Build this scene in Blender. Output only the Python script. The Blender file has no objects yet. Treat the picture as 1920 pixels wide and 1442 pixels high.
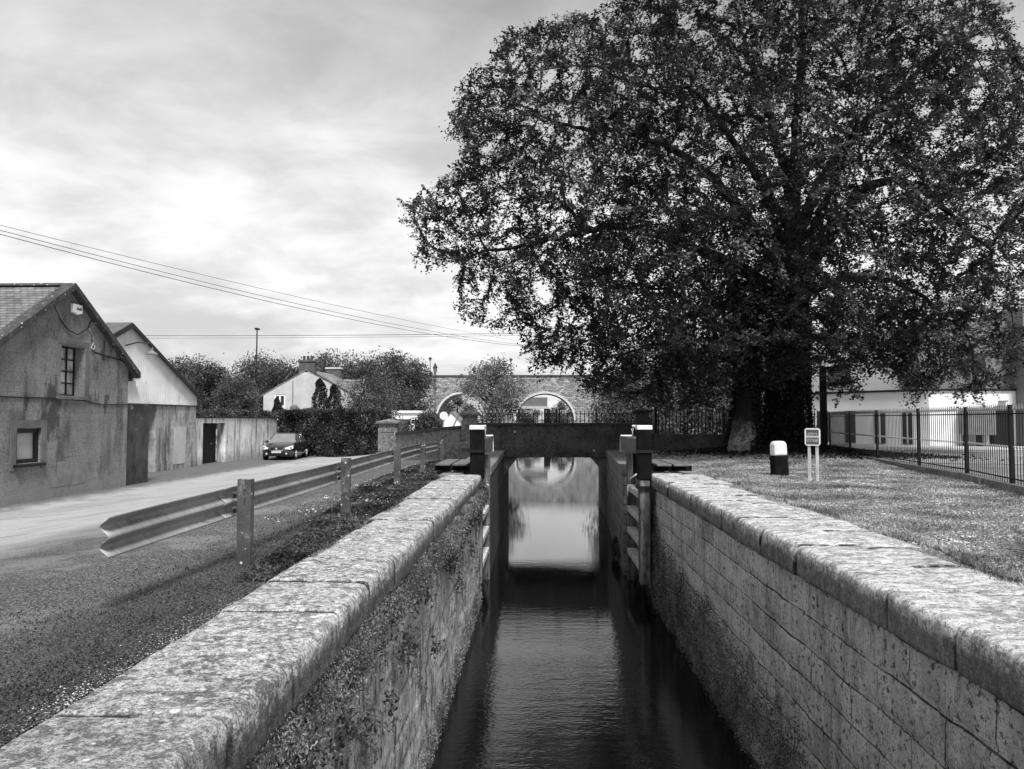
import bpy, bmesh, math, random
import numpy as np
from mathutils import Vector, Matrix, noise as mnoise

# ------------------------------------------------------------------ camera, sky, sun, exposure
S = bpy.context.scene
C = S.collection
F, H = 1450.0, 1.4
PITCH, YAW = math.radians(2.53), math.radians(1.975)
cam_d = bpy.data.cameras.new('camera'); cam = bpy.data.objects.new('camera', cam_d); C.objects.link(cam)
cam_d.sensor_width = 36; cam_d.lens = 36*F/1920; cam_d.clip_start = .05; cam_d.clip_end = 5000
cam.location = (0, 0, H); cam.rotation_euler = (math.pi/2+PITCH, 0, YAW)
S.camera = cam
S.view_settings.view_transform = 'Standard'; S.view_settings.look = 'None'
S.view_settings.exposure = 1.05; S.view_settings.gamma = 1.0
SUN_EL, SUN_AZ = math.radians(56), math.radians(160)     # azimuth from +Y clockwise: behind the camera
sd = Vector((math.sin(SUN_AZ)*math.cos(SUN_EL), math.cos(SUN_AZ)*math.cos(SUN_EL), math.sin(SUN_EL)))
sun_d = bpy.data.lights.new('sun', 'SUN'); sun_d.energy = 2.3; sun_d.angle = math.radians(16); sun_d.color = (1, 1, 1)
sun = bpy.data.objects.new('sun', sun_d); C.objects.link(sun); sun.rotation_euler = sd.to_track_quat('Z', 'Y').to_euler()
sun.location = (-20, -20, 40)

def build_world():
    w = bpy.data.worlds.new("World"); S.world = w; w.use_nodes = True
    nt = w.node_tree; nt.nodes.clear(); N = nt.nodes.new; L = nt.links.new
    out = N('ShaderNodeOutputWorld'); bg = N('ShaderNodeBackground'); L(bg.outputs[0], out.inputs[0])
    bg.inputs[1].default_value = .1
    sky = N('ShaderNodeTexSky'); sky.sky_type = 'NISHITA'; sky.sun_disc = False
    sky.sun_elevation = SUN_EL; sky.sun_rotation = SUN_AZ
    bw = N('ShaderNodeRGBToBW'); L(sky.outputs[0], bw.inputs[0])
    tc = N('ShaderNodeTexCoord'); sep = N('ShaderNodeSeparateXYZ'); L(tc.outputs['Generated'], sep.inputs[0])
    def m(op, a, b=None, c=None, clamp=False):
        n = N('ShaderNodeMath'); n.operation = op; n.use_clamp = clamp
        for i, v in enumerate((a, b, c)):
            if v is None: continue
            if isinstance(v, (int, float)): n.inputs[i].default_value = v
            else: L(v, n.inputs[i])
        return n.outputs[0]
    def mr(v, a, b, c, d, smooth=True):
        n = N('ShaderNodeMapRange'); n.interpolation_type = 'SMOOTHSTEP' if smooth else 'LINEAR'
        L(v, n.inputs[0])
        for i, x in enumerate((a, b, c, d)): n.inputs[i+1].default_value = x
        return n.outputs[0]
    zz = m('ADD', m('MAXIMUM', sep.outputs[2], 0), .22)
    comb = N('ShaderNodeCombineXYZ'); L(m('DIVIDE', sep.outputs[0], zz), comb.inputs[0]); L(m('DIVIDE', sep.outputs[1], zz), comb.inputs[1])
    def noise(scale, detail, rough, off, dist=.0, sy=1.):
        mp = N('ShaderNodeMapping'); mp.inputs['Location'].default_value = off; mp.inputs['Scale'].default_value = (1, sy, 1)
        mp.inputs['Rotation'].default_value = (0, 0, .35)
        L(comb.outputs[0], mp.inputs[0])
        n = N('ShaderNodeTexNoise'); n.inputs['Scale'].default_value = scale; n.inputs['Detail'].default_value = detail
        n.inputs['Roughness'].default_value = rough; n.inputs['Distortion'].default_value = dist
        L(mp.outputs[0], n.inputs['Vector']); return n.outputs[0]
    big = noise(.60, 5, .5, (5.2, 7.6, 0), .3, 1.1)
    fine = noise(2.6, 8, .58, (7.7, 4.2, 2), .25, 1.1)
    c = m('ADD', m('MULTIPLY', big, .55), m('MULTIPLY', fine, .45))
    c = mr(c, .38, .62, 0, 1)
    top = mr(sep.outputs[2], .24, .56, 1.0, SKYTOP)
    base = m('MULTIPLY', m('ADD', m('MULTIPLY', c, .20), .295), top)
    low = mr(sep.outputs[2], .0, .10, .88, 1.0)
    cl = m('MULTIPLY', m('MULTIPLY', base, low), 10.5)
    tot = m('ADD', cl, m('MULTIPLY', bw.outputs[0], .05))
    below = mr(sep.outputs[2], -.12, -.01, .25, 1.0)
    L(m('MULTIPLY', tot, below), bg.inputs[0])
SKYTOP = .50
build_world()

# ------------------------------------------------------------------ helpers
def sm(t): t = min(1, max(0, t)); return t*t*(3-2*t)

def gz(x, y):
    """ground height"""
    if x < .6:
        z = -.1-.85*max(sm((-x-4)/9), .45*sm((y-22)/18), .9*sm((y-41)/20))
    else:
        z = -.05+.30*math.exp(-((x-9)**2+(y-29.5)**2)/16)-.3*sm((y-45)/20)
    if y > 40.5:
        hw = 2.6+2.6*sm((y-41)/25)
        d = abs(x-1.0)-hw
        if d < 3.5: z = -4.4+(z+4.4)*sm((d+1)/4.5)
    return z

def link(o, parent=None):
    C.objects.link(o)
    if parent: o.parent = parent
    return o

def tag(o, label=None, cat=None, group=None, kind=None):
    if label: o['label'] = label
    if cat: o['category'] = cat
    if group: o['group'] = group
    if kind: o['kind'] = kind
    return o

def empty(name, loc=(0, 0, 0), rz=0, label=None, cat=None, group=None):
    o = bpy.data.objects.new(name, None); o.location = loc; o.rotation_euler = (0, 0, rz); C.objects.link(o)
    o.empty_display_size = .2
    return tag(o, label, cat, group)

class MB:
    def __init__(s): s.v = []; s.f = []
    def add(s, vs, fs):
        b = len(s.v); s.v += [tuple(v) for v in vs]; s.f += [tuple(i+b for i in f) for f in fs]; return s
    def box(s, x0, y0, z0, x1, y1, z1):
        vs = [(x, y, z) for z in (z0, z1) for y in (y0, y1) for x in (x0, x1)]
        return s.add(vs, [(0, 2, 3, 1), (4, 5, 7, 6), (0, 1, 5, 4), (2, 6, 7, 3), (0, 4, 6, 2), (1, 3, 7, 5)])
    def obox(s, c, size, rz=0, rx=0, ry=0):
        M = Matrix.Translation(c) @ Matrix.Rotation(rz, 4, 'Z') @ Matrix.Rotation(ry, 4, 'Y') @ Matrix.Rotation(rx, 4, 'X')
        a, b, d = (q/2 for q in size)
        vs = [M @ Vector((x, y, z)) for z in (-d, d) for y in (-b, b) for x in (-a, a)]
        return s.add(vs, [(0, 2, 3, 1), (4, 5, 7, 6), (0, 1, 5, 4), (2, 6, 7, 3), (0, 4, 6, 2), (1, 3, 7, 5)])
    def prism(s, poly, axis, a, b):
        """poly of 2D points, extruded along axis from a to b"""
        def P(p, t): return {'x': (t, p[0], p[1]), 'y': (p[0], t, p[1]), 'z': (p[0], p[1], t)}[axis]
        n = len(poly); vs = [P(p, a) for p in poly]+[P(p, b) for p in poly]
        fs = [tuple(range(n-1, -1, -1)), tuple(range(n, 2*n))]+[(i, (i+1) % n, n+(i+1) % n, n+i) for i in range(n)]
        return s.add(vs, fs)
    def tube(s, pts, rad, n=8, cap=True):
        pts = [Vector(p) for p in pts]
        if not hasattr(rad, '__len__'): rad = [rad]*len(pts)
        rings = []
        for i, p in enumerate(pts):
            d = (pts[min(i+1, len(pts)-1)]-pts[max(i-1, 0)]).normalized()
            u = d.orthogonal().normalized() if abs(d.z) < .95 else Vector((1, 0, 0))
            u = (u-d*u.dot(d)).normalized(); w = d.cross(u)
            if i and rings:
                pass
            rings.append([p+(u*math.cos(2*math.pi*k/n)+w*math.sin(2*math.pi*k/n))*rad[i] for k in range(n)])
        vs = [q for r in rings for q in r]; fs = []
        for i in range(len(pts)-1):
            for k in range(n):
                a = i*n+k; b = i*n+(k+1) % n
                fs.append((a, b, b+n, a+n))
        if cap: fs += [tuple(range(n-1, -1, -1)), tuple(range((len(pts)-1)*n, len(pts)*n))]
        return s.add(vs, fs)
    def lathe(s, prof, n=16, c=(0, 0, 0), axis='z'):
        vs = []
        for r, h in prof:
            for k in range(n):
                a = 2*math.pi*k/n
                p = {'z': (r*math.cos(a), r*math.sin(a), h), 'x': (h, r*math.cos(a), r*math.sin(a)), 'y': (r*math.cos(a), h, r*math.sin(a))}[axis]
                vs.append((p[0]+c[0], p[1]+c[1], p[2]+c[2]))
        fs = [((i*n+k), (i*n+(k+1) % n), ((i+1)*n+(k+1) % n), ((i+1)*n+k)) for i in range(len(prof)-1) for k in range(n)]
        fs += [tuple(range(n-1, -1, -1)), tuple(range((len(prof)-1)*n, len(prof)*n))]
        return s.add(vs, fs)
    def build(s, name, mat, parent=None, smooth=False, bevel=0, seg=2, loc=None):
        me = bpy.data.meshes.new(name); me.from_pydata(s.v, [], s.f); me.update()
        bm = bmesh.new(); bm.from_mesh(me); bmesh.ops.recalc_face_normals(bm, faces=bm.faces); bm.to_mesh(me); bm.free()
        if mat: me.materials.append(mat)
        if smooth: me.polygons.foreach_set('use_smooth', [True]*len(me.polygons))
        o = bpy.data.objects.new(name, me); link(o, parent)
        if loc: o.location = loc
        if bevel:
            b = o.modifiers.new('bevel', 'BEVEL'); b.width = bevel; b.segments = seg; b.limit_method = 'ANGLE'
        return o

def merge(o, mb, m):
    """add more faces with a second material to the mesh of o"""
    me = bpy.data.meshes.new('tmp'); me.from_pydata(mb.v, [], mb.f); bm = bmesh.new(); bm.from_mesh(o.data); n = len(bm.faces)
    bm.from_mesh(me); bm.faces.ensure_lookup_table(); o.data.materials.append(m)
    for f in bm.faces[n:]: f.material_index = 1
    bmesh.ops.recalc_face_normals(bm, faces=bm.faces[n:]); bm.to_mesh(o.data); bm.free(); bpy.data.meshes.remove(me)
    return o

def cut(o, boxes):
    """real openings: boolean difference of the boxes, applied"""
    m = MB()
    for b in boxes: m.box(*b)
    c = m.build('cutter', None)
    md = o.modifiers.new('cut', 'BOOLEAN'); md.object = c; md.operation = 'DIFFERENCE'; md.solver = 'EXACT'
    bpy.context.view_layer.update()
    dg = bpy.context.evaluated_depsgraph_get()
    me = bpy.data.meshes.new_from_object(o.evaluated_get(dg))
    o.modifiers.clear(); old = o.data; o.data = me; bpy.data.meshes.remove(old)
    bpy.data.objects.remove(c)
    return o

def np_mesh(name, V, Fq, mat, parent=None, smooth=False):
    """V (n,3) float, Fq (m,k) int"""
    me = bpy.data.meshes.new(name); n = len(V); mq, k = Fq.shape
    me.vertices.add(n); me.vertices.foreach_set('co', np.ascontiguousarray(V, dtype=np.float32).ravel())
    me.loops.add(mq*k); me.loops.foreach_set('vertex_index', np.ascontiguousarray(Fq, dtype=np.int32).ravel())
    me.polygons.add(mq); me.polygons.foreach_set('loop_start', np.arange(0, mq*k, k, dtype=np.int32))
    try: me.polygons.foreach_set('loop_total', np.full(mq, k, dtype=np.int32))
    except Exception: pass
    if smooth: me.polygons.foreach_set('use_smooth', np.ones(mq, dtype=bool))
    me.update(calc_edges=True)
    me.materials.append(mat)
    o = bpy.data.objects.new(name, me); link(o, parent); return o

def leaf_cloud(name, P, size, mat, rng, parent=None, up=.35, aspect=.6, droop=0, nrm=None):
    P = np.asarray(P, float); n = len(P)
    size = np.broadcast_to(np.asarray(size, float), (n,))*rng.uniform(.65, 1.3, n)
    N = rng.normal(size=(n, 3)); N /= np.linalg.norm(N, axis=1, keepdims=True)+1e-9
    if nrm is None: nrm = np.array([0, 0, 1.])
    N = N*(1-up)+nrm*up; N /= np.linalg.norm(N, axis=1, keepdims=True)+1e-9
    A = rng.normal(size=(n, 3)); A[:, 2] -= droop
    A -= N*(A*N).sum(1, keepdims=True); A /= np.linalg.norm(A, axis=1, keepdims=True)+1e-9
    B = np.cross(N, A); s = size[:, None]
    bend = N*s*.10
    V = np.stack([P-A*s*.5, P+B*s*aspect*.5+A*s*.05+bend, P+A*s*.5, P-B*s*aspect*.5+A*s*.05+bend], 1).reshape(-1, 3)
    Fq = np.arange(n*4).reshape(-1, 4)
    return np_mesh(name, V, Fq, mat, parent)

# ------------------------------------------------------------------ materials (all grey: the photograph is black and white)
def mat(name, base, var=.3, scale=3., rough=.9, spec=.3, layers=(), bump=None, brick=None, metal=0., warp=.0, leaf=False, emit=None, coat=0, objvar=0):
    """base grey value, broad variation, layers = (scale xyz, lo, hi, value, amount[, 'v' for cells]), bump = ((scale, metres), ...),
    brick = dict(ax='yz', w, h, m, value, depth, var)"""
    m_ = bpy.data.materials.new(name); m_.use_nodes = True; nt = m_.node_tree; nt.nodes.clear()
    N = nt.nodes.new; L = nt.links.new
    out = N('ShaderNodeOutputMaterial'); b = N('ShaderNodeBsdfPrincipled'); L(b.outputs[0], out.inputs[0])
    b.inputs['Roughness'].default_value = rough; b.inputs['Metallic'].default_value = metal
    b.inputs['Specular IOR Level'].default_value = spec
    if coat: b.inputs['Coat Weight'].default_value = coat; b.inputs['Coat Roughness'].default_value = .05
    def set_(n, i, v):
        if isinstance(v, (int, float)): n.inputs[i].default_value = v
        else: L(v, n.inputs[i])
    def M(op, a, b_=None, c=None, clamp=False):
        n = N('ShaderNodeMath'); n.operation = op; n.use_clamp = clamp
        for i, v in enumerate((a, b_, c)):
            if v is not None: set_(n, i, v)
        return n.outputs[0]
    def MR(v, a, b_, c=0., d=1.):
        n = N('ShaderNodeMapRange'); n.interpolation_type = 'SMOOTHSTEP'; L(v, n.inputs[0])
        for i, x in enumerate((a, b_, c, d)): n.inputs[i+1].default_value = x
        return n.outputs[0]
    def mix(f, a, b_):
        n = N('ShaderNodeMix'); n.data_type = 'FLOAT'; set_(n, 0, f); set_(n, 2, a); set_(n, 3, b_); return n.outputs[0]
    geo = N('ShaderNodeNewGeometry'); pos = geo.outputs['Position']
    def mapped(sc, off=(0, 0, 0)):
        mp = N('ShaderNodeMapping'); mp.inputs['Scale'].default_value = sc if hasattr(sc, '__len__') else (sc, sc, sc)
        mp.inputs['Location'].default_value = off; L(pos, mp.inputs[0]); return mp.outputs[0]
    def noise(sc, detail=5, r=.6, off=(0, 0, 0)):
        n = N('ShaderNodeTexNoise'); n.inputs['Scale'].default_value = 1; n.inputs['Detail'].default_value = detail
        n.inputs['Roughness'].default_value = r; L(mapped(sc, off), n.inputs['Vector']); return n.outputs[0]
    if leaf:
        val = M('MULTIPLY', M('ADD', M('MULTIPLY', geo.outputs['Random Per Island'], 2*var), 1-var), base)
        val = M('MULTIPLY', val, MR(noise(scale, 3), .3, .7, 1-var, 1+var))
    else:
        val = M('MULTIPLY', MR(noise(scale, 6), .28, .72, 1-var, 1+var), base)
    if objvar:
        oi = N('ShaderNodeObjectInfo'); val = M('MULTIPLY', val, M('ADD', M('MULTIPLY', oi.outputs['Random'], 2*objvar), 1-objvar))
    height = None
    if brick:
        sx = N('ShaderNodeSeparateXYZ')
        if brick.get('warp'):
            va = N('ShaderNodeVectorMath'); va.operation = 'MULTIPLY_ADD'
            nn = N('ShaderNodeTexNoise'); nn.inputs['Scale'].default_value = brick.get('wscale', 1.5); nn.inputs['Detail'].default_value = 4; L(pos, nn.inputs['Vector'])
            L(nn.outputs[1], va.inputs[0]); w_ = brick['warp']; va.inputs[1].default_value = (w_, w_, w_); L(pos, va.inputs[2]); L(va.outputs[0], sx.inputs[0])
        else: L(pos, sx.inputs[0])
        cx = N('ShaderNodeCombineXYZ'); ax = brick.get('ax', 'yz')
        L(sx.outputs['xyz'.index(ax[0])], cx.inputs[0]); L(sx.outputs['xyz'.index(ax[1])], cx.inputs[1])
        bt = N('ShaderNodeTexBrick'); L(cx.outputs[0], bt.inputs['Vector'])
        bt.inputs['Color1'].default_value = (0, 0, 0, 1); bt.inputs['Color2'].default_value = (1, 1, 1, 1)
        bt.inputs['Scale'].default_value = 1; bt.inputs['Brick Width'].default_value = brick['w']; bt.inputs['Row Height'].default_value = brick['h']
        bt.inputs['Mortar Size'].default_value = brick['m']; bt.inputs['Mortar Smooth'].default_value = brick.get('ms', .4); bt.inputs['Bias'].default_value = 0
        bv = N('ShaderNodeRGBToBW'); L(bt.outputs['Color'], bv.inputs[0])
        val = M('MULTIPLY', val, M('ADD', M('MULTIPLY', bv.outputs[0], 2*brick.get('var', .2)), 1-brick.get('var', .2)))
        mk = bt.outputs['Fac']
        if brick.get('fade'): mk = M('MULTIPLY', mk, MR(noise(brick['fade'], 3, .5, (9, 2, 5)), .35, .6, brick.get('fmin', .15), 1))
        val = mix(mk, val, brick['value'])
        height = M('MULTIPLY', mk, -brick.get('depth', .02))
    for i, l in enumerate(layers):
        sc, lo, hi, v, amt = l[:5]
        if len(l) > 5 and l[5] == 'v':
            vn = N('ShaderNodeTexVoronoi'); vn.inputs['Scale'].default_value = 1; vn.inputs['Randomness'].default_value = 1
            L(mapped(sc, (i*3.1, 0, 0)), vn.inputs['Vector']); f = MR(vn.outputs['Distance'], lo, hi, 1, 0)
        elif len(l) > 5 and l[5] in ('x', 'y', 'z'):
            sp = N('ShaderNodeSeparateXYZ'); L(pos, sp.inputs[0])
            q = M('ADD', sp.outputs['xyz'.index(l[5])], M('MULTIPLY', M('SUBTRACT', noise(sc, 5), .5), l[6]))
            f = MR(q, lo, hi)
        else:
            f = MR(noise(sc, 7, .65, (i*5.3, i*1.7, i*2.9)), lo, hi)
        val = mix(M('MULTIPLY', f, amt), val, v)
    if brick and brick.get('fmin'): val = mix(M('MULTIPLY', mk, .85), val, .03)
    if objvar:
        an = N('ShaderNodeAttribute'); an.attribute_name = 'joint'
        val = mix(M('MULTIPLY', MR(an.outputs['Fac'], .45, 1.), MR(noise(7, 4, .6, (4, 4, 4)), .36, .56, .10, .9)), val, .025)
    L(val, b.inputs['Base Color'])
    if bump:
        for j, (sc, d) in enumerate(bump):
            h_ = M('MULTIPLY', noise(sc, 6, .65, (j*2.2, j, 0)), d)
            height = h_ if height is None else M('ADD', height, h_)
    if height is not None:
        bn = N('ShaderNodeBump'); bn.inputs['Strength'].default_value = 1; bn.inputs['Distance'].default_value = 1
        L(height, bn.inputs['Height']); L(bn.outputs[0], b.inputs['Normal'])
    if leaf:
        tr = N('ShaderNodeBsdfTranslucent'); L(val, tr.inputs[0]); ms = N('ShaderNodeMixShader'); ms.inputs[0].default_value = .25
        L(b.outputs[0], ms.inputs[1]); L(tr.outputs[0], ms.inputs[2]); L(ms.outputs[0], out.inputs[0])
    if emit:
        b.inputs['Emission Strength'].default_value = emit; L(val, b.inputs['Emission Color'])
    return m_

K = {}
K['coping'] = mat('lichen_coping_stone', .27, .4, 2.2, objvar=.3, layers=((4, .46, .56, .80, .75), (15, .49, .54, .88, .75), (11, .54, .58, .10, .6), (34, .50, .57, .05, .6), (90, .50, .58, .04, .7), (60, .54, .60, .85, .4), (2.2, 5.0, 2.5, .13, .45, 'y', 2.0), ((3.3, 3.3, 3.3), .10, .13, .88, .9, 'v'), ((8, 8, 8), .10, .13, .86, .8, 'v'), (7, -.08, -.19, .06, .8, 'z', .16)),  # z layer: overhang shade put into the colour of the lower face, with moss
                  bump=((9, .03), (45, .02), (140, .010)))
K['coping_right'] = mat('pale_lichen_coping', .40, .3, 2, objvar=.15, layers=(((3, 8, 5), .46, .54, .88, .8), (18, .52, .58, .14, .7), (26, .54, .58, .88, .6), (70, .53, .60, .06, .65), (2.6, .56, .66, .16, .65), ((6, 6, 6), .10, .14, .9, .7, 'v'), (8, -.07, -.17, .09, .7, 'z', .2)), bump=(((5, 8, 8), .04), (45, .022), (140, .010)))  # z layer darkens the front: shade of the overhang in the colour, plus moss
K['wall_right'] = mat('lock_ashlar_right', .60, .35, 1.4, brick=dict(ax='yz', w=1.15, h=.36, m=.009, fmin=.35, value=.02, depth=.03, var=.28, warp=.05, wscale=1.2, ms=.5, fade=1.3),
                      layers=(((7, 7, 1.4), .44, .58, .88, .65), (14, .56, .62, .04, .85), (24, .55, .60, .9, .35), (36, .53, .62, .07, .55), (90, .52, .62, .06, .5), ((2.5, 2.5, .7), .54, .68, .12, .5), (1.1, .54, .66, .70, .4), ((5, 5, 5), .09, .16, .03, .8, 'v')),
                      bump=((7, .05), (30, .03), (110, .014)))
K['wall_left'] = mat('lock_masonry_left', .50, .4, 1.6, brick=dict(ax='yz', w=.9, h=.40, m=.008, value=.02, depth=.02, var=.15, warp=.25, wscale=1.3, fade=1.1),
                     layers=(((12, 12, .9), .42, .56, .78, .8), ((5, 5, 1.4), .54, .62, .05, .85), ((26, 26, 8), .56, .62, .03, .85), ((9, 9, 5), .57, .63, .02, .8), ((30, 30, 3), .50, .60, .60, .35), (80, .52, .62, .04, .5)), bump=(((8, 8, 3), .06), (34, .03), (110, .012)))
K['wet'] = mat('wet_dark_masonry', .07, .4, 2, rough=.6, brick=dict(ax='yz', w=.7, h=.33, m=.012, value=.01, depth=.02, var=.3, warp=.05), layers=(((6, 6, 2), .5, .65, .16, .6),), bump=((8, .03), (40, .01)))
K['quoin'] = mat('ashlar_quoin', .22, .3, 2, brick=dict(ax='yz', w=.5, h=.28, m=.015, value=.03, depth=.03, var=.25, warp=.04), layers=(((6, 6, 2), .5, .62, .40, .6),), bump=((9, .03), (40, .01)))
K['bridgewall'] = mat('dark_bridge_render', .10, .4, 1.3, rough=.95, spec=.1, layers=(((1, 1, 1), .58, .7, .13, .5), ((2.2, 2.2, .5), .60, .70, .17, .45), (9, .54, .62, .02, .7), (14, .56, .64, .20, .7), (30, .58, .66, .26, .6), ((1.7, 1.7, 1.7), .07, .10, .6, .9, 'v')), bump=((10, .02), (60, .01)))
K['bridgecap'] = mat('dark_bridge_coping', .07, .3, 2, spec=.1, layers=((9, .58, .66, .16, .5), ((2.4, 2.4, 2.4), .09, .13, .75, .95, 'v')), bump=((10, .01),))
K['pillar'] = mat('weathered_pillar_stone', .17, .4, 3, layers=((9, .48, .6, .34, .6), (24, .56, .66, .03, .7), (60, .54, .62, .34, .4), ((3, 3, 3), .08, .12, .7, .8, 'v')), bump=((9, .02), (50, .01)))
K['asphalt'] = mat('road_asphalt', .034, .35, 1.2, rough=.85, spec=.3,
                   layers=((48, .54, .60, .34, .75), (80, .55, .63, .45, .7), (60, .46, .38, .006, .8), (20, .60, .66, .24, .6), (1.5, -5.7, -8.2, .46, .88, 'x', 2.2), (.9, .52, .64, .26, .45), (.35, .52, .60, .26, .5), ((.9, .9, .9), -3.9, -3.1, .025, .8, 'x', .9),
                           (25, .55, .64, .12, .45), (60, .52, .6, .5, .25), ((2, 2, 2), -13.0, -14.2, .05, .75, 'x', 2.0), ((.30, 3.0, 1), .60, .64, .07, .7)),
                   bump=((60, .016), (30, .006)))
K['ground'] = mat('grassy_ground', .24, .45, .8, layers=((6, .5, .62, .30, .6), (26, .52, .62, .42, .5), (40, .54, .64, .02, .6)), bump=((14, .04), (60, .02)))
K['grass'] = mat('short_grass_blades', .32, .7, .7, rough=.7, leaf=True)
K['litter'] = mat('fallen_leaves_grit', .30, .95, .8, rough=.8, leaf=True)
K['moss'] = mat('wall_moss_and_weeds', .20, .6, 1.6, rough=.8, leaf=True)
K['beech'] = mat('beech_leaves', .040, .85, .45, rough=.45, spec=.5, leaf=True)
K['ivy'] = mat('ivy_leaves', .014, .5, 1, rough=.6, leaf=True)
K['tree'] = mat('deciduous_leaves', .10, .55, .25, rough=.5, leaf=True)
K['willow'] = mat('pale_willow_leaves', .17, .5, .3, rough=.6, leaf=True)
K['hedge'] = mat('hedge_leaves', .065, .75, 1.0, rough=.5, leaf=True)
K['dark_leaf'] = mat('cypress_leaves', .035, .4, 1, rough=.7, leaf=True)
K['bark'] = mat('dark_bark', .014, .4, 3, rough=.95, bump=(((12, 12, 3), .03),))
K['bark_pale'] = mat('pale_lichened_bark', .30, .5, 3, layers=((11, .45, .58, .04, .85), (30, .5, .6, .5, .5), (4, .5, 1.5, .02, 1, 'z', 1.2)), bump=(((12, 12, 4), .05), (50, .02)))
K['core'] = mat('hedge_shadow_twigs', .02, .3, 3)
K['black'] = mat('black_gate_paint', .008, .4, 4, rough=.8, spec=.08, layers=(((14, 14, 2), .64, .72, .05, .35),), bump=(((20, 20, 3), .006),))
K['white'] = mat('white_gate_paint', .78, .1, 4, rough=.6, layers=((14, .62, .7, .35, .5),), bump=((30, .003),))
K['beam'] = mat('weathered_beam_side', .14, .3, 4, rough=.6, layers=(((6, 3, 12), .5, .62, .07, .6),), bump=(((6, 3, 30), .006),))
K['timber'] = mat('weathered_oak', .12, .5, 3, layers=(((12, 12, 1.2), .5, .62, .34, .6), ((14, 14, 3), .55, .64, .015, .85)), bump=(((25, 25, 3), .02),))
K['rib'] = mat('pale_gate_rib', .55, .25, 4, layers=((10, .6, .7, .2, .5),), bump=((25, .005),))
K['plank'] = mat('grey_walk_plank', .13, .3, 4, rough=.8, layers=(((16, 2, 16), .5, .62, .26, .5),), bump=(((30, 3, 30), .006),))
K['galv'] = mat('galvanised_rail_steel', .30, .25, 1.2, rough=.55, spec=.4, metal=.2, layers=(((4, 26, 1.5), .5, .66, .16, .5), ((3, 14, 2), .56, .68, .60, .45), ((10, 5, 10), .58, .66, .07, .5)), bump=((12, .001),))
K['rail_post'] = mat('rusty_guard_post', .085, .35, 3, layers=(((22, 22, 5), .55, .64, .03, .7), ((9, 9, 9), .11, .15, .7, .85, 'v'), (8, .55, .66, .3, .5)), bump=((30, .006),))
K['iron'] = mat('black_iron', .006, .3, 6, rough=.5, spec=.4)
K['finial'] = mat('worn_pale_finial', .85, .2, 6, rough=.6)
K['render1'] = mat('stained_old_render', .25, .3, .9, brick=dict(ax='yz', w=.55, h=.27, m=.006, value=.10, depth=.004, var=.03, warp=.05, ms=.6, fade=.6),
                   layers=(((1.1, 1.1, .30), .50, .66, .035, .85), ((1.8, 1.8, .45), .54, .68, .36, .5), (14, .50, .62, .30, .4), (60, .50, .60, .36, .45), (22, .52, .58, .07, .5), (60, .48, .40, .05, .5), (4, -.1, -.75, .32, .5, 'z', 1.4), ((.9, .7, .3), .56, .62, .03, .75), (30, .58, .66, .03, .5)), bump=((60, .02), (14, .02), (5, .01)))
K['reveal'] = mat('smooth_grey_reveal', .14, .25, 2, layers=(((4, 4, 1), .55, .68, .06, .5),), bump=((30, .004),))
K['slate'] = mat('roof_slates', .17, .3, 2, rough=.75, brick=dict(ax='xz', w=.22, h=.095, m=.010, value=.03, depth=.012, var=.28), layers=((18, .58, .66, .34, .5),))
K['slate_y'] = mat('roof_slates_side', .24, .3, 1.5, rough=.8, brick=dict(ax='yz', w=.35, h=.14, m=.012, value=.08, depth=.012, var=.25), layers=(((.4, 1.2, .8), .52, .62, .09, .6),))
K['verge'] = mat('mossy_verge_concrete', .06, .3, 4, layers=((16, .56, .64, .22, .6), ((5, 5, 5), .10, .16, .6, .8, 'v')), bump=((20, .01),))
K['glass'] = mat('dark_window_glass', .03, .3, 1, rough=.12, spec=.6)
K['glass_grey'] = mat('dusty_window_glass', .45, .6, 2.2, rough=.25, spec=.6)
K['blind'] = mat('pale_window_blind', .42, .1, 3, rough=.4, spec=.5)
K['corr'] = mat('corrugated_sheet', .80, .10, 1.5, rough=.7, layers=(((3, 3, .5), .56, .7, .40, .4), (12, .60, .7, .3, .3)))
K['corr_roof'] = mat('dark_corrugated_roof', .13, .25, 1.5, rough=.8, layers=((3, .5, .62, .06, .6),))
K['block'] = mat('stained_block_wall', .42, .35, 1.4, brick=dict(ax='yz', w=.45, h=.23, m=.006, value=.2, depth=.005, var=.06, fade=1.2), layers=(((2.4, 2.4, .5), .48, .62, .09, .8), ((6, 6, 2), .5, .62, .12, .5), ((3, 3, .8), .55, .66, .55, .5)), bump=((30, .012),))
K['stub'] = mat('dark_stained_wall', .06, .45, 1.4, layers=(((2, 2, .6), .54, .66, .02, .7), (12, .52, .64, .11, .5), (40, .54, .62, .14, .4), ((6, 2.2, 2.2), .65, .68, .55, .8)), bump=((20, .01),))
K['whitewall'] = mat('peeling_whitewashed_wall', .88, .18, 1.2, layers=(((3, 3.5, .35), .52, .62, .14, .8), ((9, 9, 2), .56, .64, .2, .7), (30, .55, .65, .3, .5), (3, -.25, -.9, .2, .6, 'z', .8)), bump=((14, .012),))
K['dark'] = mat('black_painted_door', .010, .3, 5, rough=.7)
K['housewall'] = mat('pebbledash_wall', .55, .12, 1.5, layers=((7, .55, .66, .40, .5),), bump=((30, .008),))
K['brickc'] = mat('dark_brick', .10, .25, 3, brick=dict(ax='xz', w=.25, h=.09, m=.008, value=.2, depth=.005, var=.3))
K['whitep'] = mat('white_paint', .82, .04, 3, rough=.5)
K['greypanel'] = mat('grey_cladding', .20, .08, 1, rough=.5)
K['whiterender'] = mat('white_render', .88, .03, 1, rough=.8)
K['metalbox'] = mat('grey_metal_box', .20, .15, 3, rough=.5)
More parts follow.
